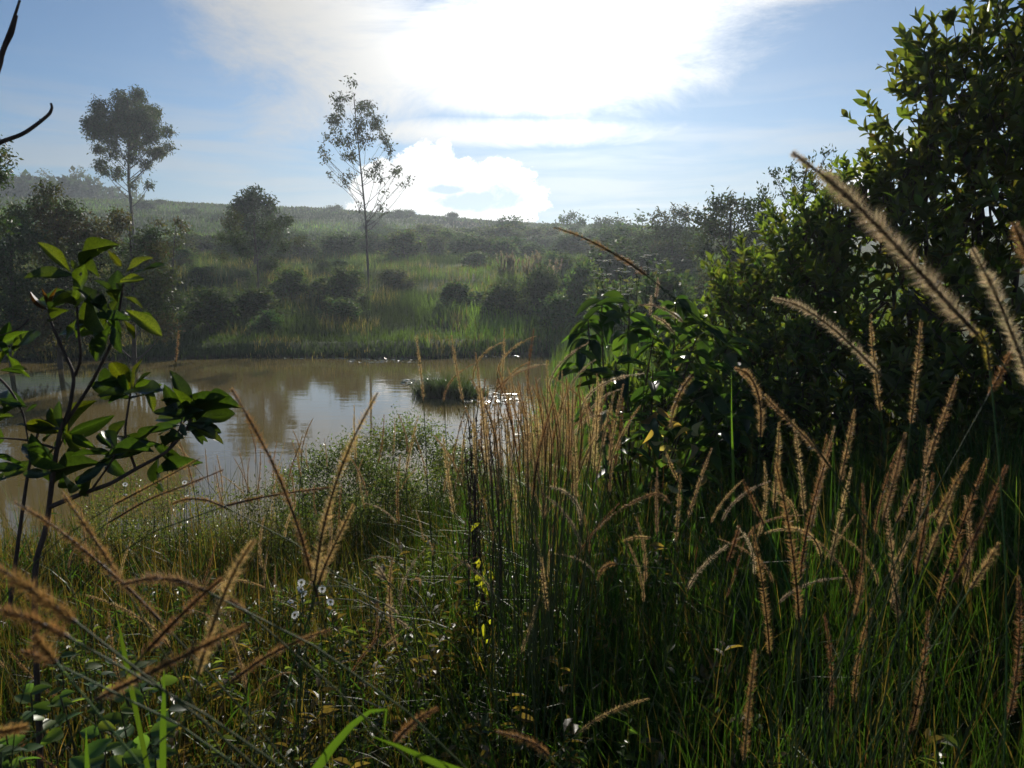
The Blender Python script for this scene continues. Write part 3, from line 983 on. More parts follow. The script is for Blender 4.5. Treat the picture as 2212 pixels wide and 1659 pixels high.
def build_forest():
    """planted wood on the left hill: one mass, with single trees standing above it"""
    mb, wood = MB(), MB()
    n = 900
    x = RNG.uniform(-240, -112, n * 3); y = RNG.uniform(212, 300, n * 3)
    z = ground_z(x, y)
    ok = (z > 17) & (x < -116)
    x, y, z = x[ok][:n], y[ok][:n], z[ok][:n]
    for cx, cy, cz in zip(x, y, z):
        h = RNG.uniform(6, 9); r = RNG.uniform(1.8, 2.8)
        k = 70
        u = rand_unit(k)
        pos = np.array((cx, cy, cz + h * 0.6)) + u * np.array((r, r, h * 0.42)) * RNG.random((k, 1)) ** 0.3
        mb.scatter(DIAMOND, pos, rand_unit(k) + u, rand_unit(k) + u, RNG.uniform(1.0, 2.0, k), 0.7, jitter_col((0.03, 0.05, 0.024), k, 0.2))
    tag(mb.build('hill_forest', M_FAR), 'dark planted wood covering the hill at the left', 'forest', kind='stuff')
    for px, py, lab in ((93, 372, 'small flat-topped tree standing above the wood, nearest the picture edge'), (172, 370, 'umbrella-shaped tree poking above the middle of the wood'),
                        (292 - 0, 384, 'crooked flat-topped tree at the right end of the wood')):
        blob_tree('emergent_tree', lab, 'tree', [(px - 6, py + 4, 5), (px + 3, py, 6), (px + 10, py + 5, 4)], [(px + 2, py + 25), (px + 2, py + 6)], 300, 1.1, DARK, density=1.3, mat=M_FAR, trunk_r=0.35)


build_forest()


# ------------------------------------------------------------------ pond margin
def build_pond_things():
    mb = MB()
    pts = []
    for px0, px1, py0, py1, n in ((560, 860, 768, 776, 150), (750, 900, 774, 784, 120), (980, 1120, 764, 772, 120), (870, 965, 820, 832, 150), (905, 960, 848, 856, 60), (1000, 1120, 850, 872, 140), (1060, 1160, 900, 960, 30)):
        for _ in range(n):
            px, py = RNG.uniform(px0, px1), RNG.uniform(py0, py1)
            ang = PITCH + math.atan((py - 829.5) / F)
            d = CAMZ / math.tan(ang)
            pts.append(((px - 1106) / F * d, d, 0.012))
    pts = np.array(pts); n = len(pts)
    pts[:, 2] += RNG.uniform(0, 0.015, n)
    nd = np.array((0, 0, 1.0)) + RNG.normal(0, 0.16, (n, 3)) + np.array((0, -0.06, 0))
    a = RNG.uniform(0, 6.28, n)
    mb.scatter(leaf_shape('ovate', 4, 0.05, 0.02), pts, np.stack([np.cos(a), np.sin(a), 0 * a], 1), nd, RNG.uniform(0.06, 0.2, n), 0.8, jitter_col((0.06, 0.09, 0.03), n, 0.3))
    tag(mb.build('floating_leaves', foliage('floating_leaf', 0.1, (2, 2, 1), 0.22, 0.7)), 'small glinting water plant leaves floating along the pond edges', 'water plants', kind='stuff')
    # grassy islet
    b = P(965, 858, 21.5)
    base = np.array((b[0], 21.0, 0.0))
    root = thing('grass_islet', base, 'dark grassy islet standing in the pond', 'islet')
    m2 = MB()
    th = np.linspace(0, 6.28, 14, endpoint=False)
    ring = np.stack([base[0] + 0.75 * np.cos(th), base[1] + 0.6 * np.sin(th), 0 * th - 0.05], 1)
    ring2 = np.stack([base[0] + 0.4 * np.cos(th), base[1] + 0.3 * np.sin(th), 0 * th + 0.12], 1)
    V = np.vstack([ring, ring2, [[base[0], base[1], 0.16]]])
    i = np.arange(14); j = (i + 1) % 14
    m2.add(V, [np.stack([i, j, 14 + j, 14 + i], 1), np.stack([14 + i, 14 + j, 0 * i + 28], 1)], (1, 1, 1))
    m2.build('mound', M_GROUND, root, base)
    g = MB()
    n = 3000
    a = RNG.uniform(0, 6.28, n); r = np.sqrt(RNG.random(n)) * (0.45 + 0.95 * vnoise(np.cos(a) * 1.6 + 5, np.sin(a) * 1.6 + 5, 12))
    blades(g, base[0] + 1.05 * r * np.cos(a), base[1] + 0.8 * r * np.sin(a), 0 * a, (0.15 + 0.6 * fbm(np.cos(a) * r * 3, np.sin(a) * r * 3, 5, 2)) * RNG.uniform(.6, 1.6, n) * (1.25 - .7 * r), RNG.uniform(0.008, 0.018, n), np.abs(RNG.normal(0.5, 0.3, n)), a, jitter_col((0.03, 0.045, 0.015), n, 0.35), 3)
    tag(g.build('grass', M_GRASS, root, base), kind='stuff')
    # pale plume grass on the far bank
    for i, px in enumerate((1085, 1110, 1140, 1165, 1195, 1100, 1150)):
        d = 47 + RNG.uniform(-2, 3)
        x = (px - 1106) / F * d
        z = gz(x, d)
        o = thing('plume_grass', (x, d, z), 'pale feathery plume grass in the clump above the dark upright shrubs', 'plume grass', 'pale plume grass clump')
        st, pl = MB(), MB()
        for k in range(8):
            a = RNG.uniform(0, 6.28); top = np.array((x + math.cos(a) * RNG.uniform(0, .5), d + math.sin(a) * .4, z + RNG.uniform(1.6, 2.4)))
            p = limb(st, (x, d, z), top, 0.012, 0.006, (0.12, 0.12, 0.05), 4, 0)
            n = 60
            t = RNG.random(n)[:, None]
            pos = top + (t - 0.75) * np.array((math.cos(a) * .1, 0, 0.6))
            pl.scatter(DIAMOND, pos, rand_unit(n) * .6 + np.array((0, 0, 1)), rand_unit(n), RNG.uniform(0.08, 0.2, n), 0.35, jitter_col((0.26, 0.25, 0.17), n, 0.15))
        g = MB(); n = 220
        a = RNG.uniform(0, 6.28, n)
        blades(g, x + RNG.normal(0, .15, n), d + RNG.normal(0, .15, n), np.full(n, z), RNG.uniform(0.8, 1.7, n), np.full(n, 0.03), RNG.uniform(0.2, 0.7, n), a, jitter_col((0.08, 0.11, 0.035), n), 3)
        st.build('stalks', M_STEM, o, (x, d, z)); tag(pl.build('plumes', M_BRISTLE, o, (x, d, z)), kind='stuff'); g.build('leaf_blades', M_FARGRASS, o, (x, d, z))


build_pond_things()


# ------------------------------------------------------------------ near shrubs with leaves one by one
def leaf_frames(pos, xdir, ndir):
    X = Vector(xdir).normalized(); Y = Vector(ndir).cross(X)
    if Y.length < 1e-4:
        Y = Vector((0.3, 0.8, 0.2)).cross(X)
    Y.normalize(); Z = X.cross(Y)
    return Matrix(((X.x, Y.x, Z.x, pos[0]), (X.y, Y.y, Z.y, pos[1]), (X.z, Y.z, Z.z, pos[2]), (0, 0, 0, 1)))


def broad_leaf(fold, curl, wave, serr=0.0, n=14):
    """leathery leaf with a raised pale midrib, wavy margin and tint per point"""
    t = np.linspace(0, 1, n + 1)
    w = np.sin(np.pi * np.clip(t, 0, 1) ** 1.3) ** 0.72 * 0.5
    w = np.clip(w, 0.02, 1)
    w[-1] = 0.015
    if serr:
        w[1:-1] *= 1 + serr * np.where(np.arange(1, n) % 2 == 0, 1, -1)
    cols = (-1.0, -0.55, -0.06, 0.0, 0.06, 0.55, 1.0)
    V, T = [], []
    ph = RNG.uniform(0, 6.28, 2)
    for j, c in enumerate(cols):
        yy = c * w if abs(c) > 0.1 else np.sign(c) * np.minimum(0.022, w * .6)
        z = -curl * t ** 2 + fold * np.abs(yy) * 2 + wave * np.abs(c) * np.sin(t * 9 + ph[0] + c * 2) * w + (0.006 if abs(c) < .01 else 0)
        V.append(np.stack([t, yy, z], 1))
        tint = 1.55 if abs(c) < .1 else (1.0 if abs(c) < .7 else 0.85)
        vein = 1 + 0.10 * np.where(np.arange(n + 1) % 2 == 0, 1, -1) * (0.2 < abs(c))
        T.append(tint * vein)
    V = np.concatenate(V); T = np.concatenate(T)
    m = n + 1
    q = [(j * m + i, j * m + i + 1, (j + 1) * m + i + 1, (j + 1) * m + i) for j in range(6) for i in range(n)]
    return V, np.array(q), T


def broad_mesh(tm, width, col):
    V, q, T = tm
    V = V.copy(); V[:, 1] *= width
    mb = MB(); mb.add(V, [q], np.asarray(col)[None] * T[:, None])
    return mb.mesh('leaf', M_BIGLEAF, smooth=True)


def leaf_mesh(name, tmpl, width, col, mat):
    tv, tf = tmpl
    mb = MB()
    V = tv.copy(); V[:, 1] *= width
    mb.add(V, [tf], col)
    return mb.mesh(name, mat, smooth=True)


def put_leaf(root, base, me, pos, xdir, ndir, size, label=None):
    o = link('leaf', me, root)
    M = leaf_frames(np.asarray(pos) - base, xdir, ndir)
    o.matrix_local = M @ Matrix.Diagonal((size, size, size, 1))
    if label: o['label'] = label
    return o


def shoot_shrub(name, label, cat, base, vols, nshoot, leaf_len, width, tint_mix, shoot_len=0.42, per=13, n_obj=280, up=0.8, shape=None, mat=None, fruit=0):
    """shrub of ascending leafy shoots spread through the given (px, py, d, rpx, rpy, rd) volumes"""
    mat = mat or M_LEAF
    root = thing(name, base, label, cat)
    wood = MB()
    shape = shape or leaf_shape('lance', 4, 0.16, 0.14)
    area = np.array([v[3] * v[4] for v in vols], float)
    allp, alld, alln, alls, allc = [], [], [], [], []
    hub = base + np.array((0, 0, 0.35))
    mains = []
    for v in vols:
        c = P(v[0], v[1], v[2])
        limb(wood, base + RNG.normal(0, 0.12, 3) * (1, 1, 0), c, 0.028, 0.009, sides=6, sag=-0.08, n=9)
        mains.append(c)
    for v, c, a in zip(vols, mains, area):
        k = v[2] / F
        for _ in range(max(3, int(nshoot * a / area.sum()))):
            u = rand_unit(1)[0]
            rad = RNG.random() ** 0.40
            off = u * rad * np.array((v[3] * k, v[5], v[4] * k))
            s0 = c + off
            if s0[2] < gz(s0[0], s0[1]) + 0.1:
                continue
            dr = u * np.array((0.8, 0.7, 0.5)) * rad + np.array((0, 0, up)) + RNG.normal(0, 0.22, 3)
            dr /= np.linalg.norm(dr)
            L = shoot_len * RNG.uniform(0.6, 1.2)
            pts = limb(wood, s0 - dr * L * 0.5, s0 + dr * L * 0.5, 0.0035, 0.0015, sides=4, sag=0.03, n=5)
            if RNG.random() < 0.35:
                limb(wood, c + off * 0.25, s0 - dr * L * 0.5, 0.009, 0.0035, sides=4, n=5)
            m = int(per * RNG.uniform(0.7, 1.2))
            t = np.sort(RNG.uniform(0.15, 1.0, m))
            pp = np.stack([np.interp(t, np.linspace(0, 1, 5), pts[:, i]) for i in range(3)], 1)
            ang = np.arange(m) * 2.4 + RNG.uniform(0, 6.28)
            e1 = np.cross(dr, (0.2, 0.9, 0.1)); e1 /= np.linalg.norm(e1); e2 = np.cross(dr, e1)
            side = np.cos(ang)[:, None] * e1 + np.sin(ang)[:, None] * e2
            ld = side * (1.0 - 0.45 * t[:, None]) + dr * (0.35 + 0.9 * t[:, None]) + RNG.normal(0, 0.15, (m, 3))
            nn = dr * 1.0 - side * 0.5 + RNG.normal(0, 0.35, (m, 3))
            allp.append(pp); alld.append(ld); alln.append(nn)
            alls.append(leaf_len * RNG.uniform(0.6, 1.15, m) * (1.05 - 0.35 * t))
            young = (t > 0.72)[:, None] * RNG.random((m, 1))
            base_c = np.array(tint_mix[RNG.integers(0, len(tint_mix))])
            allc.append(jitter_col(base_c, m, 0.2) * (1 - young) + np.array((0.11, 0.15, 0.035)) * young)
    p, dd, nn, ss, cc = (np.concatenate(a) for a in (allp, alld, alln, alls, allc))
    wood.build('branches', M_TWIG, root, base, True)
    # the leaves that show largest: nearest to the eye, inside the frame
    px = 1106 + F * p[:, 0] / np.maximum(p[:, 1], .1)
    score = np.linalg.norm(p - np.array((0, 0, CAMZ)), axis=1) / ss + np.where((px > 2212) | (px < 0), 1e3, 0)
    order = np.argsort(score)
    one, rest = order[:n_obj], order[n_obj:]
    tints = [tint_mix[0], tint_mix[-1], (0.11, 0.15, 0.035)]
    meshes = [leaf_mesh('leaf', shape, width, t, mat) for t in tints]
    for i in one:
        k = 2 if cc[i][0] > 0.085 else int(RNG.integers(0, 2))
        put_leaf(root, base, meshes[k], p[i], dd[i], nn[i], float(ss[i]))
    fm = MB()
    fm.scatter(shape, p[rest], dd[rest], nn[rest], ss[rest], width, cc[rest])
    tag(fm.build('leaves', mat, root, base, True), kind='stuff')
    if fruit:
        fb = MB()
        idx = RNG.choice(len(p), fruit)
        for i in idx:
            q = p[i]
            e = q + np.array((RNG.normal(0, .015), RNG.normal(0, .015), -0.035))
            fb.tube(np.array([q, (q + e) / 2, e]), 0.0009, (0.06, 0.05, 0.03), 4)
            fb.tube(np.array([e, e - (0, 0, .003), e - (0, 0, .008), e - (0, 0, .012)]), [0.001, 0.005, 0.005, 0.001], (0.05, 0.06, 0.03), 5)
        tag(fb.build('berries', M_STEM, root, base, True), kind='stuff')
    return root


DEEP = [(0.054, 0.078, 0.026), (0.072, 0.094, 0.029), (0.092, 0.108, 0.032)]
FRESH = [(0.038, 0.056, 0.02), (0.056, 0.072, 0.025)]


def on_ground(px, d):
    x = (px - 1106) / F * d
    return np.array((x, d, gz(x, d) - 0.04))


shoot_shrub('tall_shrub', 'tall dark broadleaf shrub filling the right side, top out of frame', 'shrub', on_ground(2090, 5.0),
            [(2180, 90, 5.0, 90, 190, .35), (2240, 250, 5.0, 130, 260, .6), (2060, 230, 5.1, 120, 150, .45), (1990, 330, 5.2, 105, 190, .5), (2120, 430, 5.0, 170, 220, .7),
             (1925, 470, 5.2, 90, 130, .45), (1950, 640, 5.0, 170, 200, .7), (2150, 720, 4.7, 190, 260, .8), (1870, 850, 5.0, 170, 190, .7), (2050, 1000, 4.6, 230, 240, .8), (2220, 1050, 4.3, 150, 260, .6),
             (2010, 150, 5.1, 70, 70, .3)],
            760, 0.13, 0.42, DEEP, n_obj=300, fruit=160, per=15)
shoot_shrub('leafy_shrub', 'lower shrub with fresh light green shoots beside the tall dark shrub', 'shrub', on_ground(1690, 5.6),
            [(1860, 400, 5.5, 70, 80, .35), (1800, 450, 5.7, 75, 80, .4), (1740, 490, 5.8, 70, 70, .35), (1800, 540, 5.8, 90, 90, .4), (1480, 760, 5.9, 110, 90, .45), (1420, 860, 5.7, 130, 110, .5), (1520, 900, 5.4, 150, 120, .5), (1720, 560, 5.9, 90, 100, .4), (1640, 620, 5.8, 100, 80, .45), (1760, 690, 5.6, 150, 130, .6), (1620, 740, 5.6, 120, 110, .5), (1560, 660, 5.9, 60, 60, .3), (1700, 860, 5.4, 160, 150, .6), (1620, 980, 5.0, 130, 120, .5)],
            680, 0.105, 0.44, FRESH, n_obj=290, per=13, shoot_len=0.36)


def drooping_plant():
    base = on_ground(1390, 4.6)
    root = thing('drooping_leaf_plant', base, 'tall plant with large drooping dark green leaves left of the shrubs', 'plant')
    wood = MB()
    meshes = [leaf_mesh('leaf', leaf_shape('lance', 7, 0.14, 0.32), 0.36, c, M_LEAF) for c in ((0.022, 0.048, 0.018), (0.03, 0.06, 0.02), (0.045, 0.08, 0.024))]
    tops = [(1300, 650, 4.7), (1360, 665, 4.5), (1420, 690, 4.6), (1250, 760, 4.4), (1330, 780, 4.3), (1410, 800, 4.5), (1490, 770, 4.6), (1300, 880, 4.2), (1400, 900, 4.3), (1500, 860, 4.4), (1550, 930, 4.3), (1530, 800, 4.5), (1360, 960, 4.2), (1460, 980, 4.2), (1460, 650, 4.9), (1520, 690, 4.9), (1570, 750, 4.8), (1600, 840, 4.7), (1270, 690, 4.6), (1590, 900, 4.4)]
    for px, py, d in tops:
        c = P(px, py, d)
        limb(wood, base + RNG.normal(0, .06, 3) * (1, 1, 0), c, 0.010, 0.004, sides=5, sag=-0.05, n=8)
        for k in range(10):
            a = k * 2.4 + RNG.uniform(0, .8)
            dr = np.array((math.cos(a), math.sin(a), RNG.uniform(-0.75, 0.25)))
            s = RNG.uniform(0.15, 0.27)
            put_leaf(root, base, meshes[int(RNG.integers(0, 3))], c + np.array((0, 0, RNG.uniform(-0.16, 0.03))), dr, np.array((0, 0, 1)) + RNG.normal(0, .25, 3), s)
    wood.build('stalks', M_STEM if False else M_TWIG, root, base, True)
    # withered pale leaves low on the stems
    pale = [leaf_mesh('leaf', leaf_shape('lance', 6, 0.3, 0.5), 0.34, c, M_LEAF) for c in ((0.30, 0.26, 0.17), (0.22, 0.15, 0.07))]
    for k in range(26):
        px, py = RNG.normal(1450, 70), RNG.normal(960, 45)
        put_leaf(root, base, pale[k % 2], P(px, py, RNG.uniform(3.9, 4.4)), rand_unit(1)[0] + np.array((0, 0, -.6)), rand_unit(1)[0], RNG.uniform(0.06, 0.13), 'withered pale leaf')


drooping_plant()


def flower_cluster_plant():
    base = on_ground(1350, 9.0)
    root = thing('umbel_plant', base, 'tall weed with flat clusters of small whitish flowers above the drooping plant', 'plant')
    st, fl = MB(), None
    me = MB()
    n = 9
    for i in range(n):
        a = i * 6.283 / n
        tv = np.array([(0, 0, 0), (0.5 * math.cos(a - .25), 0.5 * math.sin(a - .25), .05), (math.cos(a), math.sin(a), 0.0), (0.5 * math.cos(a + .25), 0.5 * math.sin(a + .25), .05)])
        me.add(tv, [np.array([(0, 1, 2, 3)])], (0.8, 0.8, 0.74))
    th = np.linspace(0, 6.283, 7)[:-1]
    me.tube(np.array([(0, 0, -.5), (0, 0, -.1), (0, 0, .12)]), [.08, .3, .25], (0.35, 0.36, 0.22), 6)
    fm = me.mesh('flower', M_PETAL)
    hubs = [(1310, 565), (1350, 560), (1400, 556), (1425, 562), (1300, 590), (1340, 585), (1380, 580), (1290, 600), (1410, 580), (1320, 625), (1350, 630), (1295, 655), (1330, 660), (1375, 570)]
    for hx, hy in hubs:
        d = 9 + RNG.uniform(-.4, .4)
        c = P(hx, hy + 22, d)
        limb(st, base, c, 0.008, 0.004, (0.07, 0.09, 0.04), 5, -0.05, 8)
        for k in range(6):
            q = P(hx + RNG.normal(0, 12), hy + RNG.normal(0, 5), d + RNG.normal(0, .06))
            limb(st, c, q, 0.0025, 0.0015, (0.08, 0.11, 0.04), 4, 0, 3)
            o = link('flower', fm, root)
            s = RNG.uniform(0.026, 0.042)
            o.matrix_local = Matrix.Translation(Vector(q - base)) @ Matrix.Rotation(RNG.uniform(-.3, .3), 4, 'X') @ Matrix.Scale(s, 4)
    st.build('stalks', M_STEM, root, base, True)
    lm = leaf_mesh('leaf', leaf_shape('lance', 5, .15, .2), .3, (0.05, 0.085, 0.03), M_LEAF)
    for k in range(40):
        put_leaf(root, base, lm, P(RNG.normal(1350, 40), RNG.uniform(640, 800), 9 + RNG.normal(0, .2)), rand_unit(1)[0] * (1, 1, .5), (0, 0, 1), RNG.uniform(.08, .16))


flower_cluster_plant()


def small_leaf_bush():
    blob_tree('small_leaf_bush', 'bushy grey-green shrub of tiny leaves on the near pond edge', 'shrub',
              [(700, 1000, 42), (760, 985, 42), (830, 950, 36), (890, 950, 38), (960, 975, 38), (720, 1070, 55), (800, 1040, 60), (880, 1040, 60), (960, 1050, 52), (760, 1140, 66), (850, 1140, 70), (640, 1030, 26), (860, 930, 20), (925, 935, 22), (1010, 1000, 34), (1020, 1080, 40), (930, 1130, 60), (660, 1110, 36), (690, 1170, 46), (800, 1200, 60), (900, 1200, 50)],
              [(830, 1290), (832, 1150), (835, 1000)], 5.6, 0.026, [(0.045, 0.06, 0.03), (0.055, 0.068, 0.036), (0.038, 0.055, 0.026)], density=1.5, width=0.36, mat=M_LEAF, spread=1.9, trunk_r=0.012, droop=-0.3, depth_k=0.5, bark_m=M_TWIG)


small_leaf_bush()
blob_tree('feathery_weed', 'sparse feathery weed with tiny leaves before the pond, right of the sapling trunk', 'weed',
          [(230, 1080, 36), (290, 1060, 34), (350, 1090, 38), (280, 1130, 46), (400, 1060, 30), (440, 1110, 38), (340, 1150, 46), (200, 1140, 40), (470, 1150, 36)],
          [(330, 1260), (332, 1160), (335, 1080)], 4.6, 0.022, [(0.05, 0.06, 0.03), (0.06, 0.065, 0.035)], density=0.55, width=0.34, mat=M_LEAF, spread=1.9, trunk_r=0.006, droop=-0.3, depth_k=0.5, bark_m=M_TWIG)
blob_tree('feathery_weed', 'low feathery weed between the crossing seed heads and the pond', 'weed',
          [(540, 1090, 34), (600, 1070, 36), (580, 1140, 46), (640, 1130, 40), (520, 1160, 40), (620, 1190, 50), (560, 1210, 46)],
          [(585, 1290), (586, 1200), (588, 1100)], 4.4, 0.022, [(0.045, 0.06, 0.028), (0.055, 0.062, 0.032)], density=0.8, width=0.34, mat=M_LEAF, spread=1.9, trunk_r=0.006, droop=-0.3, depth_k=0.5, bark_m=M_TWIG)


# ------------------------------------------------------------------ the broad-leaved sapling on the left
def poly_tube(mb, pts, r0, r1, col=(1, 1, 1), sides=7, n=None):
    pts = np.asarray(pts, float)
    seg = np.linspace(0, 1, len(pts)); n = n or len(pts) * 4
    t = np.linspace(0, 1, n)
    q = np.stack([np.interp(t, seg, pts[:, i]) for i in range(3)], 1)
    for _ in range(2):
        q[1:-1] = (q[:-2] + 2 * q[1:-1] + q[2:]) / 4
    mb.tube(q, np.linspace(r0, r1, n), col, sides)


def sapling():
    D = 1.75
    tr = [P(70, 1230, 1.72), P(101, 1141, D), P(115, 1018, D), P(130, 930, D), P(150, 886, D), P(162, 811, D), P(135, 754, D + .03), P(108, 691, D + .05), P(106, 668, D + .05)]
    g = gz(tr[0][0] - 0.05, 1.75)
    base = np.array((tr[0][0] - 0.06, 1.75, g - 0.05))
    root = thing('broadleaf_sapling', base, 'young sapling with big leathery leaves leaning over the pond at the left', 'sapling')
    w = MB(); poly_tube(w, [base] + tr, 0.0072, 0.0024, n=50)
    w.build('trunk', M_TWIG, root, base, True)
    br = [
        ([(162, 811), (176, 775), (168, 700), (165, 640), (172, 595)], 0.0055),
        ([(130, 930), (192, 838), (225, 775), (252, 715), (262, 640), (268, 600)], 0.0065),
        ([(108, 1095), (180, 1065), (240, 1045), (293, 1013), (360, 978), (402, 930), (412, 905)], 0.0085),
        ([(293, 1013), (268, 940), (280, 860), (285, 835)], 0.005),
        ([(360, 978), (385, 935), (395, 900)], 0.004),
        ([(125, 970), (60, 950), (-20, 945)], 0.005),
        ([(-30, 790), (20, 838), (50, 890), (62, 960)], 0.005),
        ([(120, 985), (140, 940)], 0.004),
        ([(200, 1055), (250, 985), (240, 960)], 0.004),
        ([(62, 690), (40, 712), (-10, 728)], 0.003),
        ([(20, 1320), (45, 1130), (62, 1010), (90, 905)], 0.008),
    ]
    for pts, r in br:
        m = MB(); dd = D + RNG.uniform(-.06, .06)
        poly_tube(m, [P(x, y, D if i == 0 else dd) for i, (x, y) in enumerate(pts)], r * .68, r * 0.32)
        m.build('branch', M_TWIG, root, base, True)
    G, Y, K, RD = (0.036, 0.056, 0.015), (0.062, 0.074, 0.014), (0.020, 0.037, 0.015), (0.075, 0.035, 0.018)
    shp = [broad_leaf(.12, .12, .05), broad_leaf(.3, .22, .08), broad_leaf(.06, -.08, .10), broad_leaf(.12, .18, .08, .05, 22)]
    ms = {c: [broad_mesh(t_, .31 if c == K else .35, c) for t_ in shp] for c in (G, Y, K)}
    mr = leaf_mesh('leaf', leaf_shape('lance', 7, .3, .1), .16, RD, M_BIGLEAF)
    L = [(168, 597, 40, 592, G), (152, 588, 80, 515, Y), (175, 582, 240, 510, G), (232, 540, 264, 578, Y), (215, 600, 150, 560, G), (270, 592, 324, 546, Y), (285, 590, 368, 574, K), (255, 612, 308, 598, Y),
         (160, 655, 192, 560, G), (165, 660, 118, 640, G), (175, 690, 285, 682, K), (265, 640, 314, 662, Y), (272, 670, 354, 724, Y), (265, 690, 298, 736, Y), (230, 690, 262, 722, K), (150, 670, 96, 692, G),
         (165, 690, 146, 738, G), (205, 700, 216, 770, K), (250, 640, 205, 600, G), (240, 670, 190, 640, K), (180, 700, 130, 730, K), (240, 700, 268, 770, K),
         (62, 715, -5, 745, G), (78, 712, 12, 772, G), (22, 750, -15, 790, Y), (20, 800, 60, 795, K), (0, 800, 55, 805, K),
         (282, 842, 236, 765, Y), (288, 838, 302, 768, Y), (282, 830, 262, 778, K), (292, 832, 328, 798, K), (285, 862, 188, 824, K), (332, 892, 318, 828, Y), (290, 850, 340, 825, G), (280, 850, 255, 800, G),
         (412, 905, 370, 788, K), (420, 900, 512, 855, K), (415, 905, 524, 897, K), (405, 915, 488, 934, K), (405, 920, 492, 952, Y), (400, 915, 445, 962, K), (395, 900, 352, 832, K), (395, 905, 326, 900, G),
         (390, 920, 306, 934, K), (402, 890, 348, 858, G), (400, 900, 385, 840, G), (410, 912, 470, 915, G), (380, 930, 345, 960, K), (395, 915, 430, 880, K),
         (146, 936, 196, 850, Y), (140, 936, 40, 912, Y), (140, 930, 28, 925, K), (150, 936, 244, 902, K), (155, 940, 204, 968, G), (135, 940, 110, 990, K),
         (250, 990, 198, 1012, K), (240, 970, 268, 898, G), (230, 1000, 160, 1052, K), (222, 1002, 84, 1030, K), (300, 965, 332, 915, K), (250, 985, 332, 958, K), (210, 1010, 170, 1080, K), (245, 970, 205, 930, K),
         (60, 880, -10, 862, K), (55, 890, 82, 872, K), (30, 900, -20, 905, G)]
    for bx, by, tx, ty, c in L:
        d0 = D + RNG.uniform(-.06, .06)
        a = P(bx, by, d0); b = P(tx, ty, d0 + RNG.uniform(-.07, .05))
        v = b - a; ln = float(np.linalg.norm(v)) * 0.92
        nd = np.array((RNG.normal(0, .35), -0.75 + RNG.normal(0, .3), 0.65 + RNG.normal(0, .3)))
        i = 3 if (c == Y and RNG.random() < .6) else int(RNG.integers(0, 3))
        put_leaf(root, base, ms[c][i], a, v, nd, ln)
    for hx, hy, sp_, n_ in ((168, 650, 45, 5), (262, 660, 40, 4), (225, 715, 40, 6), (60, 985, 40, 7), (120, 1010, 40, 5), (330, 985, 40, 6), (405, 905, 40, 10), (285, 850, 38, 7), (145, 935, 40, 6), (245, 985, 45, 8), (20, 760, 35, 5), (10, 900, 40, 5)):
        for _ in range(n_):
            a_ = RNG.uniform(0, 6.28); l_ = RNG.uniform(45, 100); d0 = D + RNG.uniform(-.1, .12)
            a = P(hx + RNG.normal(0, 14), hy + RNG.normal(0, 14), d0)
            b = P(hx + math.cos(a_) * l_, hy + math.sin(a_) * l_ * .8, d0 + RNG.uniform(-.08, .08))
            v = b - a
            put_leaf(root, base, ms[K if RNG.random() < .65 else G][int(RNG.integers(0, 3))], a, v, np.array((RNG.normal(0, .5), -0.6 + RNG.normal(0, .4), 0.6)), float(np.linalg.norm(v)))
    for tx, ty in ((62, 630), (90, 622), (122, 620)):
        a = P(107, 670, D + .05); b = P(tx, ty, D + .05)
        put_leaf(root, base, mr, a, b - a, (RNG.normal(0, .4), -1, .3), float(np.linalg.norm(b - a)), 'young reddish leaf')


sapling()


def bare_twigs():
    d = 1.55
    base = np.array((-1.62, 1.62, gz(-1.62, 1.62) - 0.05))
    root = thing('bare_shrub', base, 'leafless shrub whose dark twigs reach in at the top left', 'shrub')
    m = MB(); trunk = [base, base + (0.02, 0, 0.8), P(-140, 620, d), P(-110, 420, d), P(-80, 340, d)]
    poly_tube(m, trunk, 0.016, 0.007); m.build('trunk', M_TWIG, root, base, True)
    for pts, r, e in (([(-80, 340), (-30, 325), (0, 307), (50, 290), (88, 262), (108, 245), (113, 232), (110, 223)], .0052, .0022), ([(-80, 340), (-40, 240), (0, 140), (6, 108), (24, 60), (43, 0)], .0075, .0022),
                      ([(0, 135), (12, 100), (28, 72), (37, 33)], .004, .002), ([(86, 264), (88, 257)], .003, .002), ([(-110, 420), (-180, 300), (-220, 160)], .006, .003)):
        m = MB(); poly_tube(m, [P(x, y, d) for x, y in pts], r, e); m.build('branch', M_TWIG, root, base, True)


bare_twigs()


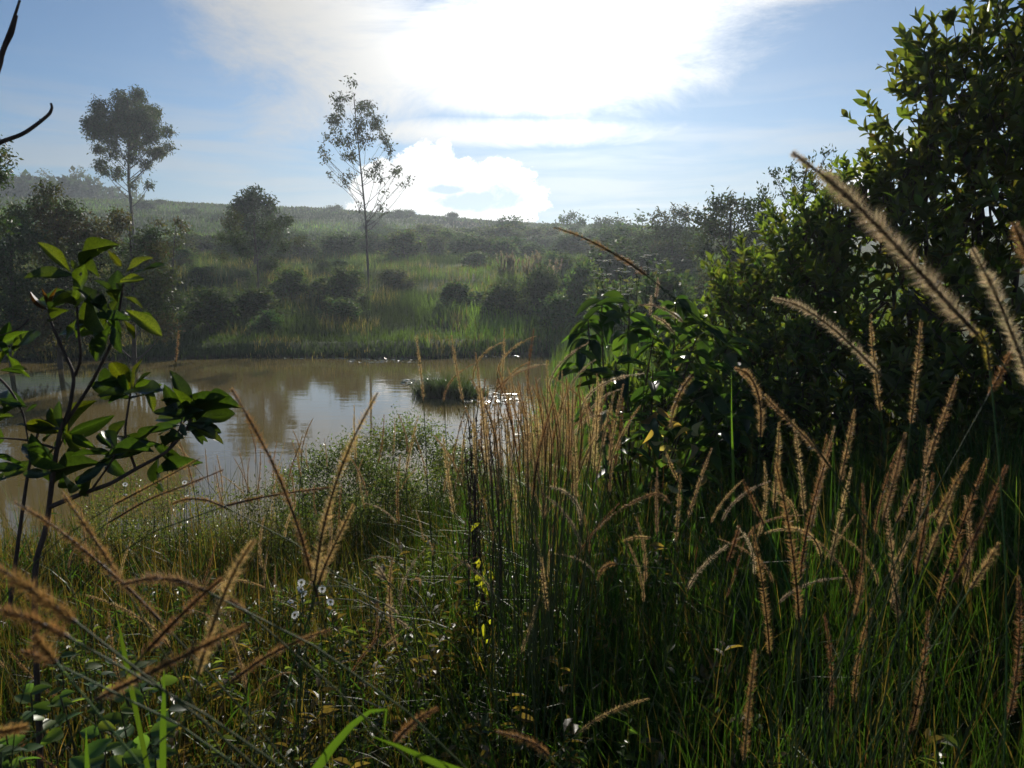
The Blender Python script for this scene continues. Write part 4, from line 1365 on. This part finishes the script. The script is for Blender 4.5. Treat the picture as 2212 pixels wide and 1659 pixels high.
# ------------------------------------------------------------------ foxtail grass
def head_mesh(curve, radius, nb, nseed, cb, cs, bw=0.00035):
    """bristly seed head along a curve (tip first): core with seeds, and bristles"""
    n = len(curve)
    seg = np.linspace(0, 1, n)
    core, br = MB(), MB()
    ph_ = RNG.uniform(0, 6.28)
    core.tube(curve, np.linspace(0.0006, 0.0016, n), cs, 5)
    tan = np.gradient(curve, axis=0); tan /= np.linalg.norm(tan, axis=1)[:, None] + 1e-9
    def frame(t):
        p = np.stack([np.interp(t, seg, curve[:, i]) for i in range(3)], 1)
        T = -np.stack([np.interp(t, seg, tan[:, i]) for i in range(3)], 1)
        u = rand_unit(len(t)); side = u - (u * T).sum(1)[:, None] * T
        side /= np.linalg.norm(side, axis=1)[:, None] + 1e-9
        return p, T, side
    def prof(t):
        return np.clip(np.minimum(t * 2.2 + 0.30, (1 - t) * 8 + 0.35), 0, 1) * (0.86 + 0.14 * np.sin(t * 37 + ph_) * np.sin(t * 11 + ph_))
    t = RNG.random(nseed); p, T, s = frame(t)
    core.scatter(DIAMOND, p + s * 0.0008, T * 1.0 + s * 0.7, s, radius * 0.32 * prof(t) * RNG.uniform(.7, 1.3, nseed), 0.5, jitter_col(cs, nseed, .3))
    t = RNG.random(nb)
    t = t[np.sin(t * 23 + ph_ * 3) + 1.5 > RNG.random(nb) * 1.6]; nb = len(t)
    p, T, s = frame(t)
    ln = radius * prof(t) * RNG.uniform(0.4, 1.3, nb)
    dr = T * RNG.uniform(0.35, 1.0, (nb, 1)) + s + RNG.normal(0, .15, (nb, 3))
    dr /= np.linalg.norm(dr, axis=1)[:, None]
    up = np.cross(dr, rand_unit(nb)); up /= np.linalg.norm(up, axis=1)[:, None] + 1e-9
    a = p + s * 0.0008
    V = np.stack([a - up * bw, a + up * bw, a + dr * (ln[:, None] * 1.25) + up * bw * .3], 1).reshape(-1, 3)
    br.add(V, [np.arange(nb * 3).reshape(-1, 3)], np.repeat(jitter_col(cb, nb, .18, .05), 3, 0))
    return core, br


PALE, GOLD, RUST = (0.44, 0.38, 0.27), (0.39, 0.28, 0.14), (0.27, 0.165, 0.075)
CORE_D, CORE_L = (0.07, 0.04, 0.02), (0.16, 0.10, 0.045)


def foxtail(pts, d, radius, cb, cs, label, group=None, nb=1500, root_at=None, d2=None):
    """one foxtail grass plant; pts = head from tip to base in measuring-frame pixels"""
    k = np.array([P(x, y, d + (0 if d2 is None else (d2 - d) * i / (len(pts) - 1))) for i, (x, y) in enumerate(pts)])
    seg = np.linspace(0, 1, len(k)); t = np.linspace(0, 1, 22)
    c = np.stack([np.interp(t, seg, k[:, i]) for i in range(3)], 1)
    for _ in range(6):
        c[1:-1] = (c[:-2] + 2 * c[1:-1] + c[2:]) / 4
    B = c[-1]; tg = (c[-1] - c[-4]); tg /= np.linalg.norm(tg)
    if root_at is None:
        drop = max(0.2, B[2] - gz(B[0], B[1]))
        rx, ry = B[0] + np.clip(tg[0], -.75, .75) * drop * 0.45, B[1] + RNG.uniform(0.0, 0.25)
    else:
        rx, ry = root_at
    ry = max(ry, 0.45)
    root_p = np.array((rx, ry, gz(rx, ry) - 0.03))
    o = thing('foxtail_grass', root_p, label, 'grass', group)
    Ls = np.linalg.norm(B - root_p)
    u = np.linspace(0, 1, 14)[:, None]
    b1 = B + tg * Ls * 0.33; b2 = root_p + np.array((0, 0, Ls * 0.4))
    st = (1 - u) ** 3 * B + 3 * u * (1 - u) ** 2 * b1 + 3 * u * u * (1 - u) * b2 + u ** 3 * root_p
    sm = MB(); sm.tube(st, np.linspace(0.0008, 0.0013, 14), jitter_col((0.07, 0.10, 0.03), 1, .2)[0], 5)
    sm.build('stem', M_STEM, o, root_p, True)
    core, br = head_mesh(c, radius * 0.8, nb, nb // 5, cb, cs, bw=max(0.00022, 0.00030 * d))
    h = core.build('seed_head', M_STEM, o, root_p)
    br.build('bristles', M_BRISTLE, h, root_p)
    return o


HERO = [
    # right
    ([(1712, 330), (1800, 395), (1900, 490), (2010, 615), (2112, 724)], .62, .0125, PALE, CORE_D, 'largest pale bristly seed head, slanting across the right shrub against the sky', 3600),
    ([(2100, 538), (2150, 630), (2205, 770), (2235, 850)], .68, .0105, PALE, CORE_D, 'pale thick seed head at the right edge below the largest one', 2400),
    ([(2188, 480), (2225, 560), (2250, 640)], .6, .0095, GOLD, CORE_D, 'golden seed head tip cut off by the right edge', 1400),
    ([(1668, 645), (1720, 655), (1790, 700), (1850, 755), (1905, 812)], .95, .0095, PALE, CORE_L, 'long pale seed head arching left across the dark shrub', 2200),
    ([(1595, 800), (1640, 845), (1700, 905), (1760, 965), (1795, 1012)], 1.1, .008, GOLD, CORE_L, 'seed head slanting down from the arching one above the golden cluster', 1300),
    ([(1588, 797), (1615, 803), (1636, 840), (1645, 890), (1642, 945)], 1.05, .009, GOLD, CORE_D, 'hooked seed head bending over beside the bright green blade', 1500),
    ([(1447, 925), (1455, 880), (1475, 835), (1498, 808)], 1.15, .0075, GOLD, CORE_D, 'dark drooping seed head hanging left of the bright green blade', 900),
    ([(1880, 680), (1886, 760), (1893, 830), (1902, 888)], 1.25, .0085, GOLD, CORE_L, 'upright seed head rising where the arching pale head ends', 1100),
    ([(1990, 690), (1984, 770), (1974, 850), (1968, 915)], 1.2, .009, GOLD, CORE_L, 'single upright seed head standing alone before the dark shrub', 1200),
    ([(2068, 815), (2050, 870), (2018, 955), (2003, 1005)], 1.15, .009, GOLD, CORE_L, 'upright golden seed head right of the lone upright one', 1200),
    ([(2190, 750), (2165, 800), (2135, 855)], 1.0, .0085, RUST, CORE_D, 'rusty seed head crossing behind the pale one at the right edge', 900),
    ([(2100, 724), (2116, 714), (2131, 742), (2138, 800)], .9, .0075, (0.42, 0.36, 0.08), CORE_D, 'small yellowish hooked seed head at the foot of the largest one', 700),
    ([(1683, 912), (1680, 1000), (1672, 1098)], 1.3, .0085, GOLD, CORE_L, 'upright golden seed head at the left side of the right cluster', 1000),
    ([(1846, 885), (1832, 960), (1814, 1045)], 1.25, .0085, GOLD, CORE_D, 'slim seed head leaning right in the middle of the right cluster', 1000),
    ([(1955, 935), (1938, 1010), (1907, 1125)], 1.15, .0095, GOLD, CORE_L, 'long golden seed head on the right of the dense cluster', 1300),
    ([(2096, 989), (2060, 1050), (2019, 1120)], 1.1, .009, RUST, CORE_D, 'rusty seed head leaning right behind two golden ones', 1000),
    ([(2064, 1050), (2035, 1130), (2000, 1218)], 1.05, .0095, GOLD, CORE_L, 'thick golden seed head in the group at lower right', 1300),
    ([(2016, 1021), (1998, 1130), (1979, 1242)], 1.1, .0085, RUST, CORE_D, 'long narrow rusty seed head left of the thick golden one', 1200),
    ([(2174, 1005), (2130, 1110), (2059, 1258)], 1.0, .0095, RUST, CORE_D, 'longest rusty seed head near the right edge', 1500),
    ([(2158, 1173), (2130, 1220), (2096, 1272)], 1.0, .009, GOLD, CORE_D, 'short golden seed head lowest at the right edge', 900),
    ([(1979, 1037), (1960, 1080), (1936, 1130)], 1.15, .0085, GOLD, CORE_D, 'short seed head between the long golden one and the rusty one', 700),
    ([(1631, 1403), (1620, 1500), (1607, 1643)], .9, .0085, RUST, CORE_L, 'upright rusty seed head standing low beside the bottom grass tuft', 1300),
    ([(1864, 1245), (1858, 1290), (1846, 1330)], 1.1, .0085, RUST, CORE_L, 'short brown seed head low in the right cluster', 700),
    ([(1605, 1037), (1628, 1085), (1650, 1133)], 1.2, .0075, RUST, CORE_D, 'short seed head leaning left below the green blade', 700),
    ([(1597, 1136), (1588, 1170), (1573, 1213)], 1.2, .0075, RUST, CORE_D, 'small brown seed head just below the left-leaning short one', 600),
    # middle
    ([(1197, 491), (1250, 508), (1310, 538), (1360, 568), (1397, 595)], .9, .006, RUST, CORE_D, 'fine curved seed head crossing the far trees above the white flowers', 900),
    ([(1380, 658), (1420, 660), (1455, 678), (1475, 695)], 1.7, .008, PALE, CORE_L, 'pale arched seed head over the drooping leaf plant', 600),
    ([(1410, 682), (1435, 695), (1458, 722)], 1.7, .008, PALE, CORE_L, 'short pale seed head just under the arched one', 500),
    ([(1421, 600), (1420, 622), (1417, 645)], 2.0, .008, PALE, CORE_L, 'tiny upright seed head below the end of the fine curved one', 400),
    ([(1407, 638), (1406, 660), (1404, 682)], 2.0, .008, PALE, CORE_L, 'tiny upright seed head lower and left of its twin', 400),
    ([(1437, 975), (1452, 1010), (1466, 1042)], 1.6, .007, GOLD, CORE_D, 'short left-leaning seed head above the straight upright stalk', 500),
    ([(1470, 1020), (1466, 1090), (1460, 1170)], 1.6, .0075, GOLD, CORE_L, 'straight upright seed head crossing the arched pair in the middle', 700),
    ([(1279, 1154), (1330, 1105), (1385, 1075), (1426, 1061), (1447, 1088)], 1.3, .006, GOLD, CORE_L, 'long low arched seed head in the middle grass', 900),
    ([(1346, 1168), (1375, 1160), (1407, 1162)], 1.4, .0065, GOLD, CORE_L, 'small lying seed head below the long low arch', 400),
    ([(1290, 1253), (1300, 1228), (1318, 1218), (1334, 1218)], 1.3, .0075, RUST, CORE_L, 'small hooked brown seed head in the middle grass', 500),
    ([(1170, 1205), (1174, 1260), (1183, 1320)], 1.2, .0055, GOLD, CORE_L, 'narrow straw seed head hanging straight in the middle grass', 600),
    # left
    ([(500, 840), (545, 915), (600, 1020), (650, 1150), (686, 1290)], .78, .0085, RUST, CORE_D, 'long dark seed head of the crossing trio, leaning left over the water', 2200),
    ([(816, 848), (770, 930), (725, 1040), (695, 1150), (680, 1255)], .76, .0095, GOLD, CORE_D, 'long golden seed head of the crossing trio, leaning right', 2200),
    ([(764, 1092), (735, 1150), (700, 1225), (688, 1262)], .8, .009, GOLD, CORE_D, 'shortest seed head of the crossing trio', 1200),
    ([(134, 1062), (180, 1130), (225, 1195), (252, 1240)], .7, .0085, RUST, CORE_L, 'rusty seed head slanting over the sapling foot', 1200),
    ([(32, 1085), (110, 1130), (190, 1195), (270, 1262), (345, 1340)], .66, .0085, RUST, CORE_D, 'long brown seed head running down from the sapling trunk', 1800),
    ([(-20, 1215), (50, 1262), (110, 1305), (165, 1345)], .5, .010, (0.30, 0.18, 0.075), CORE_D, 'thick orange blurred seed head entering at the left edge', 1800),
    ([(-20, 1312), (60, 1332), (150, 1378)], .5, .009, (0.30, 0.18, 0.075), CORE_D, 'second orange blurred seed head, just below the thick one', 1400),
    ([(75, 1372), (95, 1400), (122, 1432)], .52, .0085, (0.30, 0.18, 0.075), CORE_D, 'short orange seed head under the two blurred ones', 800),
    ([(45, 1405), (85, 1420), (120, 1434)], .54, .007, (0.30, 0.18, 0.075), CORE_D, 'small rusty seed head meeting the short orange one', 600),
    ([(267, 1262), (330, 1246), (390, 1254), (440, 1275)], .62, .0085, GOLD, CORE_D, 'seed head arching flat over the low leafy plant', 1400),
    ([(549, 1167), (515, 1215), (478, 1295), (450, 1380), (427, 1457)], .62, .0095, GOLD, CORE_L, 'long golden seed head standing up in the left foreground tangle', 2000),
    ([(482, 1248), (420, 1300), (365, 1355), (318, 1405)], .62, .0085, RUST, CORE_D, 'brown seed head crossing the upright golden one', 1400),
    ([(530, 1352), (440, 1395), (330, 1450), (206, 1512)], .55, .0085, RUST, CORE_D, 'long dark brown seed head slanting low across the left foreground', 2000),
    ([(478, 1292), (505, 1300), (532, 1322)], .64, .007, RUST, CORE_D, 'small brown seed head right of the crossing pair', 600),
    ([(714, 1360), (640, 1385), (570, 1420), (500, 1472)], .7, .0075, RUST, CORE_D, 'rusty seed head slanting low below the daisies', 1300),
    ([(432, 990), (370, 1025), (300, 1062), (250, 1088)], 1.1, .0065, RUST, CORE_D, 'thin brown seed head slanting over the pond beside the sapling leaves', 900),
    ([(482, 1015), (410, 1045), (320, 1078), (236, 1128)], 1.1, .0065, RUST, CORE_D, 'thin dark seed head just below the slanting one by the sapling', 900),
    ([(722, 1052), (640, 1062), (560, 1075), (490, 1092)], .95, .006, RUST, CORE_D, 'dark seed head lying nearly level across the crossing trio', 900),
    ([(372, 1088), (405, 1076), (450, 1080), (492, 1098)], 1.0, .0065, RUST, CORE_D, 'arched brown seed head over the water near the sapling', 800),
    ([(945, 1530), (905, 1550), (872, 1580), (852, 1605)], .66, .0075, (0.30, 0.18, 0.075), CORE_L, 'orange seed head leaning over the broken green blade', 1000),
    ([(1072, 1580), (1120, 1592), (1160, 1608), (1185, 1632)], .66, .0065, (0.30, 0.18, 0.075), CORE_D, 'rusty seed head at the bottom middle', 800),
    ([(60, 1568), (20, 1578), (-20, 1585)], .5, .007, (0.30, 0.18, 0.075), CORE_D, 'orange seed head stub at the bottom left corner', 700),
    ([(386, 712), (384, 745), (379, 782)], 2.4, .0075, GOLD, CORE_L, 'lone upright seed head against the dark far bank, left', 400),
]
for pts, d, r, cb, cs, lab, nb in HERO:
    foxtail(pts, d, r, cb, cs, lab, nb=nb)


def foxtail_proto(bend, length, radius, cb, cs, stem_len, nb=1200):
    """plant with its root at the origin; copied about the meadow"""
    o = bpy.data.objects.new('foxtail_grass', None)
    t = np.linspace(0, 1, 12)
    c = np.stack([bend * length * (1 - t) ** 1.7, 0 * t, stem_len + length * (1 - t) * (1 - 0.35 * abs(bend) * (1 - t))], 1)
    sm = MB()
    u = np.linspace(0, 1, 8)[:, None]
    st = np.concatenate([0.05 * np.sin(u * 3) * stem_len * 0.4 * (u * (1 - u) * 2), 0 * u, u * stem_len], 1)
    st[-1] = c[-1]
    sm.tube(st, np.linspace(0.0022, 0.0012, 8), (0.09, 0.10, 0.035), 4)
    core, br = head_mesh(c, radius, nb, nb // 9, cb, cs, bw=0.00042)
    return sm.mesh('stem', M_STEM), core.mesh('seed_head', M_STEM), br.mesh('bristles', M_BRISTLE), length + stem_len


PROTOS = [foxtail_proto(b, l, r, c, k, s) for b, l, r, c, k, s in (
    (0.05, .22, .0085, (0.42, 0.32, 0.17), CORE_L, .9), (-0.25, .20, .008, (0.40, 0.295, 0.15), CORE_L, .9), (0.5, .20, .008, PALE, CORE_L, .9), (-0.9, .18, .0075, GOLD, CORE_D, .9), (0.15, .24, .008, RUST, CORE_D, .9), (0.9, .17, .0075, PALE, CORE_L, .9))]


def foxtail_at(px, py, d, label, group, tilt=0.12, kinds=None):
    """copy whose head top stands at the given point"""
    top = P(px, py, d)
    z0 = gz(top[0], d)
    v = int(RNG.choice(kinds)) if kinds else int(RNG.integers(0, len(PROTOS)))
    st, core, br, full = PROTOS[v]
    h = top[2] - z0
    if h < 0.25:
        return
    o = thing('foxtail_grass', (top[0] + RNG.normal(0, .02), d, z0 - 0.02), label, 'grass', group)
    k = h / full
    o.rotation_euler = (RNG.normal(0, tilt * .6), RNG.normal(0, tilt), RNG.uniform(-.9, .9) + (math.pi if RNG.random() < .5 else 0))
    kk = min(max(k, .75), 1.25)
    o.scale = (kk, kk, k)
    a = link('stem', st, o); b = link('seed_head', core, o); c = link('bristles', br, b)


G = 'golden foxtail clump in the middle'
for _ in range(78):
    px = RNG.normal(1160, 45); py = 765 + abs(RNG.normal(0, 75)) + abs(px - 1160) * 0.25
    foxtail_at(px, py, RNG.uniform(2.0, 2.9), 'golden foxtail stalk in the dense upright clump by the pond corner', G, 0.10, [0, 0, 1, 4])
G = 'thin foxtails against the far bank'
for _ in range(34):
    foxtail_at(RNG.uniform(940, 1330), RNG.uniform(670, 850), RNG.uniform(2.6, 3.8), 'thin foxtail stalk rising against the far bank right of the water', G, 0.16)
G = 'foxtails over the water'
for _ in range(42):
    foxtail_at(RNG.uniform(430, 980), RNG.uniform(850, 1010), RNG.uniform(2.8, 4.6), 'slim foxtail stalk standing against the bright pond water', G, 0.2, [0, 1, 4])
G = 'rusty foxtail cluster on the right'
for _ in range(26):
    px = RNG.normal(1840, 110)
    foxtail_at(px, 850 + abs(RNG.normal(0, 190)), RNG.uniform(1.2, 2.1), 'rusty foxtail stalk packed in the cluster before the dark shrub', G, 0.15, [0, 1, 4, 4, 3])
G = 'foxtails in the middle grass'
for _ in range(40):
    foxtail_at(RNG.uniform(900, 1640), RNG.uniform(930, 1180), RNG.uniform(1.8, 3.2), 'short foxtail stalk scattered in the middle grass', G, 0.3)
G = 'foxtails low in the left grass'
for _ in range(26):
    foxtail_at(RNG.uniform(60, 760), RNG.uniform(1060, 1320), RNG.uniform(1.4, 2.6), 'brown foxtail stalk low in the left grass', G, 0.4, [1, 3, 4])
for pts, lab in (([(812, 1218), (824, 1236), (833, 1250)], 'small pale drooping foxtail above its short twin'), ([(812, 1236), (822, 1243), (834, 1253)], 'small pale foxtail with a short thick head'),
                 ([(860, 1327), (846, 1314), (830, 1304)], 'pale foxtail on a long bowed stem, upper of two'), ([(884, 1358), (870, 1347), (854, 1336)], 'pale foxtail on a long bowed stem, lower of two'),
                 ([(862, 1369), (846, 1384), (828, 1398)], 'small orange foxtail below the two bowed ones')):
    foxtail(pts, 1.25, .006, PALE if 'pale' in lab else GOLD, CORE_L, lab, nb=350)


# ------------------------------------------------------------------ single broad blades
def hero_blade(pts, d, w, col, label, d2=None):
    k = np.array([P(x, y, d + ((d2 or d) - d) * i / (len(pts) - 1)) for i, (x, y) in enumerate(pts)])
    seg = np.linspace(0, 1, len(k)); t = np.linspace(0, 1, 16)
    c = np.stack([np.interp(t, seg, k[:, i]) for i in range(3)], 1)
    base = k[-1]
    tg = c[-1] - c[-3]; tg /= np.linalg.norm(tg)
    g = gz(base[0], base[1])
    drop = max(base[2] - g, .1)
    tail = np.array((base[0] + tg[0] * drop * .6, base[1] + .05, g))
    u = np.linspace(0, 1, 10)[1:, None]
    b1 = base + tg * drop * .5; b2 = tail + np.array((0, 0, drop * .3))
    c = np.vstack([c, (1 - u) ** 3 * base + 3 * u * (1 - u) ** 2 * b1 + 3 * u * u * (1 - u) * b2 + u ** 3 * tail])
    side = np.cross(np.gradient(c, axis=0), np.array((0.15, 1, 0.2))); side /= np.linalg.norm(side, axis=1)[:, None]
    n = len(c)
    ww = w * np.clip(np.linspace(0.05, 1.6, n), 0, 1)[:, None]
    fold = np.array((0, 1, 0)) * ww * .25
    V = np.concatenate([c - side * ww / 2 - fold, c, c + side * ww / 2 - fold])
    i = np.arange(n - 1)
    o_ = thing('sword_grass', tail, label, 'grass')
    mb = MB(); mb.add(V, [np.stack([i, n + i, n + i + 1, i + 1], 1), np.stack([n + i, 2 * n + i, 2 * n + i + 1, n + i + 1], 1)], col)
    mb.build('blade', M_GRASS, o_, tail, True)


LG = (0.055, 0.09, 0.017)
for a in (
    ([(1580, 803), (1580, 900), (1583, 1010), (1585, 1125)], 3.3, .017, (0.06, 0.10, 0.02), 'bright green broad blade standing straight among the shrub leaves'),
    ([(655, 1700), (720, 1610), (760, 1565), (800, 1535), (835, 1532), (830, 1580)][::-1], .72, .010, LG, 'bent broad green blade with a broken tip at the bottom'),
    ([(803, 1590), (860, 1610), (930, 1640), (1010, 1670)], .62, .011, (0.06, 0.10, 0.018), 'thick bright green blade slanting out at the bottom'),
    ([(250, 1320), (262, 1370), (272, 1420)], 1.1, .009, LG, 'short broad green blade left of the seed head tangle'),
    ([(354, 1435), (355, 1500), (354, 1570)], 1.0, .010, LG, 'upright broad blade behind the long dark seed head'),
    ([(186, 1570), (188, 1620), (192, 1680)],   .9, .009, LG, 'broad blade at the bottom beside the low leafy plant')):
    hero_blade(*a)


# ------------------------------------------------------------------ flowers and low plants
def daisy_meshes():
    pet, disc = MB(), MB()
    for i in range(12):
        a = i * 6.283 / 12 + RNG.normal(0, .06)
        sh = leaf_shape('obovate', 4, .08, .18)
        V = sh[0].copy(); V[:, 1] *= .42
        V[:, 0] = V[:, 0] * .72 + .28
        ca, sa = math.cos(a), math.sin(a)
        W = np.stack([V[:, 0] * ca - V[:, 1] * sa, V[:, 0] * sa + V[:, 1] * ca, V[:, 2]], 1)
        pet.add(W, [sh[1]], (0.82, 0.82, 0.78))
    disc.tube(np.array([(0, 0, -.06), (0, 0, .02), (0, 0, .12), (0, 0, .16)]), [.2, .34, .28, .02], (0.30, 0.20, 0.03), 9)
    return pet.mesh('petals', M_PETAL), disc.mesh('disc', M_STEM)


PET, DISC = daisy_meshes()


def daisy(px, py, d, r, label, group=None):
    top = P(px, py, d)
    x, y = top[0] + RNG.normal(0, .03), d + RNG.uniform(0, .08)
    base = np.array((x, y, gz(x, y) - .02))
    o = thing('daisy', base, label, 'flower', group)
    sm = MB(); limb(sm, base, top, .0016, .0010, (0.06, 0.085, 0.03), 4, -.03, 7)
    sm.build('stem', M_STEM, o, base, True)
    rot = Vector((RNG.normal(0, .35), -0.55 + RNG.normal(0, .3), .7)).to_track_quat('Z', 'Y').to_matrix().to_4x4()
    for nm, me in (('petals', PET), ('disc', DISC)):
        c = link(nm, me, o)
        c.matrix_local = Matrix.Translation(Vector(top - base)) @ rot @ Matrix.Scale(r, 4)


for px, py, lab in ((714, 1300, 'upper of two white daisies one above the other'), (714, 1322, 'lower of two white daisies one above the other'), (696, 1272, 'white daisy half hidden behind the crossing seed heads'),
                    (651, 1258, 'white daisy left of the crossing seed heads')):
    daisy(px, py, 1.5, .0085, lab)
for _ in range(9):
    daisy(RNG.normal(400, 70), RNG.normal(1050, 18), RNG.uniform(2.6, 3.4), .009, 'small white daisy in the loose group over the water below the sapling', 'daisies below the sapling')
for _ in range(4):
    daisy(RNG.uniform(540, 680), RNG.uniform(1260, 1330), RNG.uniform(1.6, 2.2), .010, 'small white daisy in the brown grass left of the crossing seed heads', 'daisies in the brown grass')


def low_plant():
    base = np.array((-0.95, 1.75, gz(-0.95, 1.75) - .03))
    root = thing('serrated_leaf_plant', base, 'low plant with light green toothed leaves in the bottom left corner', 'plant')
    st = MB()
    ms = [leaf_mesh('leaf', leaf_shape('ovate', 13, .1, .14, .06), .62, c, M_LEAF) for c in ((0.07, 0.12, 0.035), (0.05, 0.09, 0.03), (0.11, 0.15, 0.035))]
    for k in range(34):
        px, py = RNG.uniform(-30, 370), RNG.uniform(1415, 1650)
        d = lerp_tab(py, [1415, 1650], [1.75, 1.25]) + RNG.normal(0, .06)
        c = P(px, py, d)
        f = np.array((c[0] + RNG.normal(0, .05), c[1] + .05, gz(c[0], c[1])))
        limb(st, f, c, .003, .0015, (0.06, 0.06, 0.03), 5, 0, 6)
        for j in range(5):
            a = j * 2.4 + RNG.uniform(0, 1)
            put_leaf(root, base, ms[int(RNG.integers(0, 3))], c - np.array((0, 0, .02 * j)), (math.cos(a), math.sin(a), RNG.uniform(-.3, .35)), np.array((0, -.35, 1)) + RNG.normal(0, .3, 3), RNG.uniform(.028, .052))
    st.build('stalks', M_STEM, root, base, True)


low_plant()


def dead_weed():
    base = on_ground(1046, 3.0)
    root = thing('withered_weed', base, 'tall withered dark weed with a few yellow leaves standing in the middle grass', 'weed')
    st, tw = MB(), MB()
    for k in range(9):
        top = P(1040 + RNG.normal(0, 22), RNG.uniform(850, 960), 3.0 + RNG.normal(0, .08))
        p = limb(st, base + RNG.normal(0, .03, 3) * (1, 1, 0), top, .006, .0018, sides=5, sag=0, n=9)
        for j in range(26):
            t = RNG.uniform(.45, 1); q = np.array([np.interp(t, np.linspace(0, 1, 9), p[:, i]) for i in range(3)])
            e = q + (rand_unit(1)[0] + np.array((0, 0, .8))) * RNG.uniform(.03, .1)
            limb(st, q, e, .0013, .0007, sides=4, sag=0, n=3)
            n = 5
            tw.scatter(DIAMOND, np.tile(e, (n, 1)) + RNG.normal(0, .008, (n, 3)), rand_unit(n), rand_unit(n), .012, .6, jitter_col((0.08, 0.06, 0.035), n))
    st.build('stalks', M_TWIG, root, base, True)
    tag(tw.build('seed_husks', M_TREE, root, base), kind='stuff')
    ym = leaf_mesh('leaf', leaf_shape('lance', 5, .2, .4), .34, (0.24, 0.24, 0.03), M_LEAF)
    for k in range(26):
        put_leaf(root, base, ym, P(1040 + RNG.normal(0, 10), RNG.uniform(1100, 1480), 2.7 + RNG.normal(0, .05)), (RNG.normal(0, .7), RNG.normal(0, .5), -1), (RNG.normal(), -1, .2), RNG.uniform(.03, .06), 'yellow drying leaf')


dead_weed()


# ------------------------------------------------------------------ labels told by the nearest landmark
LAND = [(283, 'full-crowned eucalyptus'), (551, 'small round-topped tree'), (790, 'slender eucalyptus trunk'), (1102, 'lone round hill tree'), (1232, 'dome-shaped skyline tree'), (1450, 'grey-green tree')]
NTH = 'first second third fourth fifth sixth seventh eighth ninth tenth eleventh twelfth thirteenth fourteenth fifteenth sixteenth'.split()
for grp, what in ((G1, 'dark shrub at the hill foot'), (G2, 'hazy bush above the shrub row'), (G3, 'hazy shrub below the skyline trees'), ('far bushes on the open hillside', 'small bush on the open hillside')):
    slots = {}
    for o in [o for o in COL.objects if o.get('group') == grp]:
        px = 1106 + F * o.location.x / o.location.y
        lx, ln = min(LAND, key=lambda a: abs(a[0] - px))
        slots.setdefault((ln, px >= lx), []).append((abs(px - lx), o))
    for (ln, right), lst in slots.items():
        for i, (_, o) in enumerate(sorted(lst, key=lambda a: a[0])):
            o['label'] = '%s, %s %s of the %s' % (what, NTH[i], 'right' if right else 'left', ln)


# ------------------------------------------------------------------ air
def build_haze():
    mb = MB()
    x0, x1, y0, y1, z0, z1 = -720, 720, -60, 820, -2.2, 46
    V = np.array([(x, y, z) for z in (z0, z1) for y in (y0, y1) for x in (x0, x1)])
    q = np.array([(0, 2, 3, 1), (4, 5, 7, 6), (0, 1, 5, 4), (2, 6, 7, 3), (0, 4, 6, 2), (1, 3, 7, 5)])
    mb.add(V, [q], (1, 1, 1))
    m = bpy.data.materials.new('haze_air')
    m.use_nodes = True
    N = NT(m.node_tree)
    out = N.n('ShaderNodeOutputMaterial')
    v = N.n('ShaderNodeVolumePrincipled')
    v.inputs['Color'].default_value = (0.80, 0.90, 1.0, 1)
    v.inputs['Density'].default_value = 0.00070
    v.inputs['Anisotropy'].default_value = 0.55
    N.t.links.new(v.outputs[0], out.inputs['Volume'])
    o = mb.build('haze', m)
    tag(o, 'thin sunlit haze in the air over the valley', 'haze', kind='stuff')


build_haze()
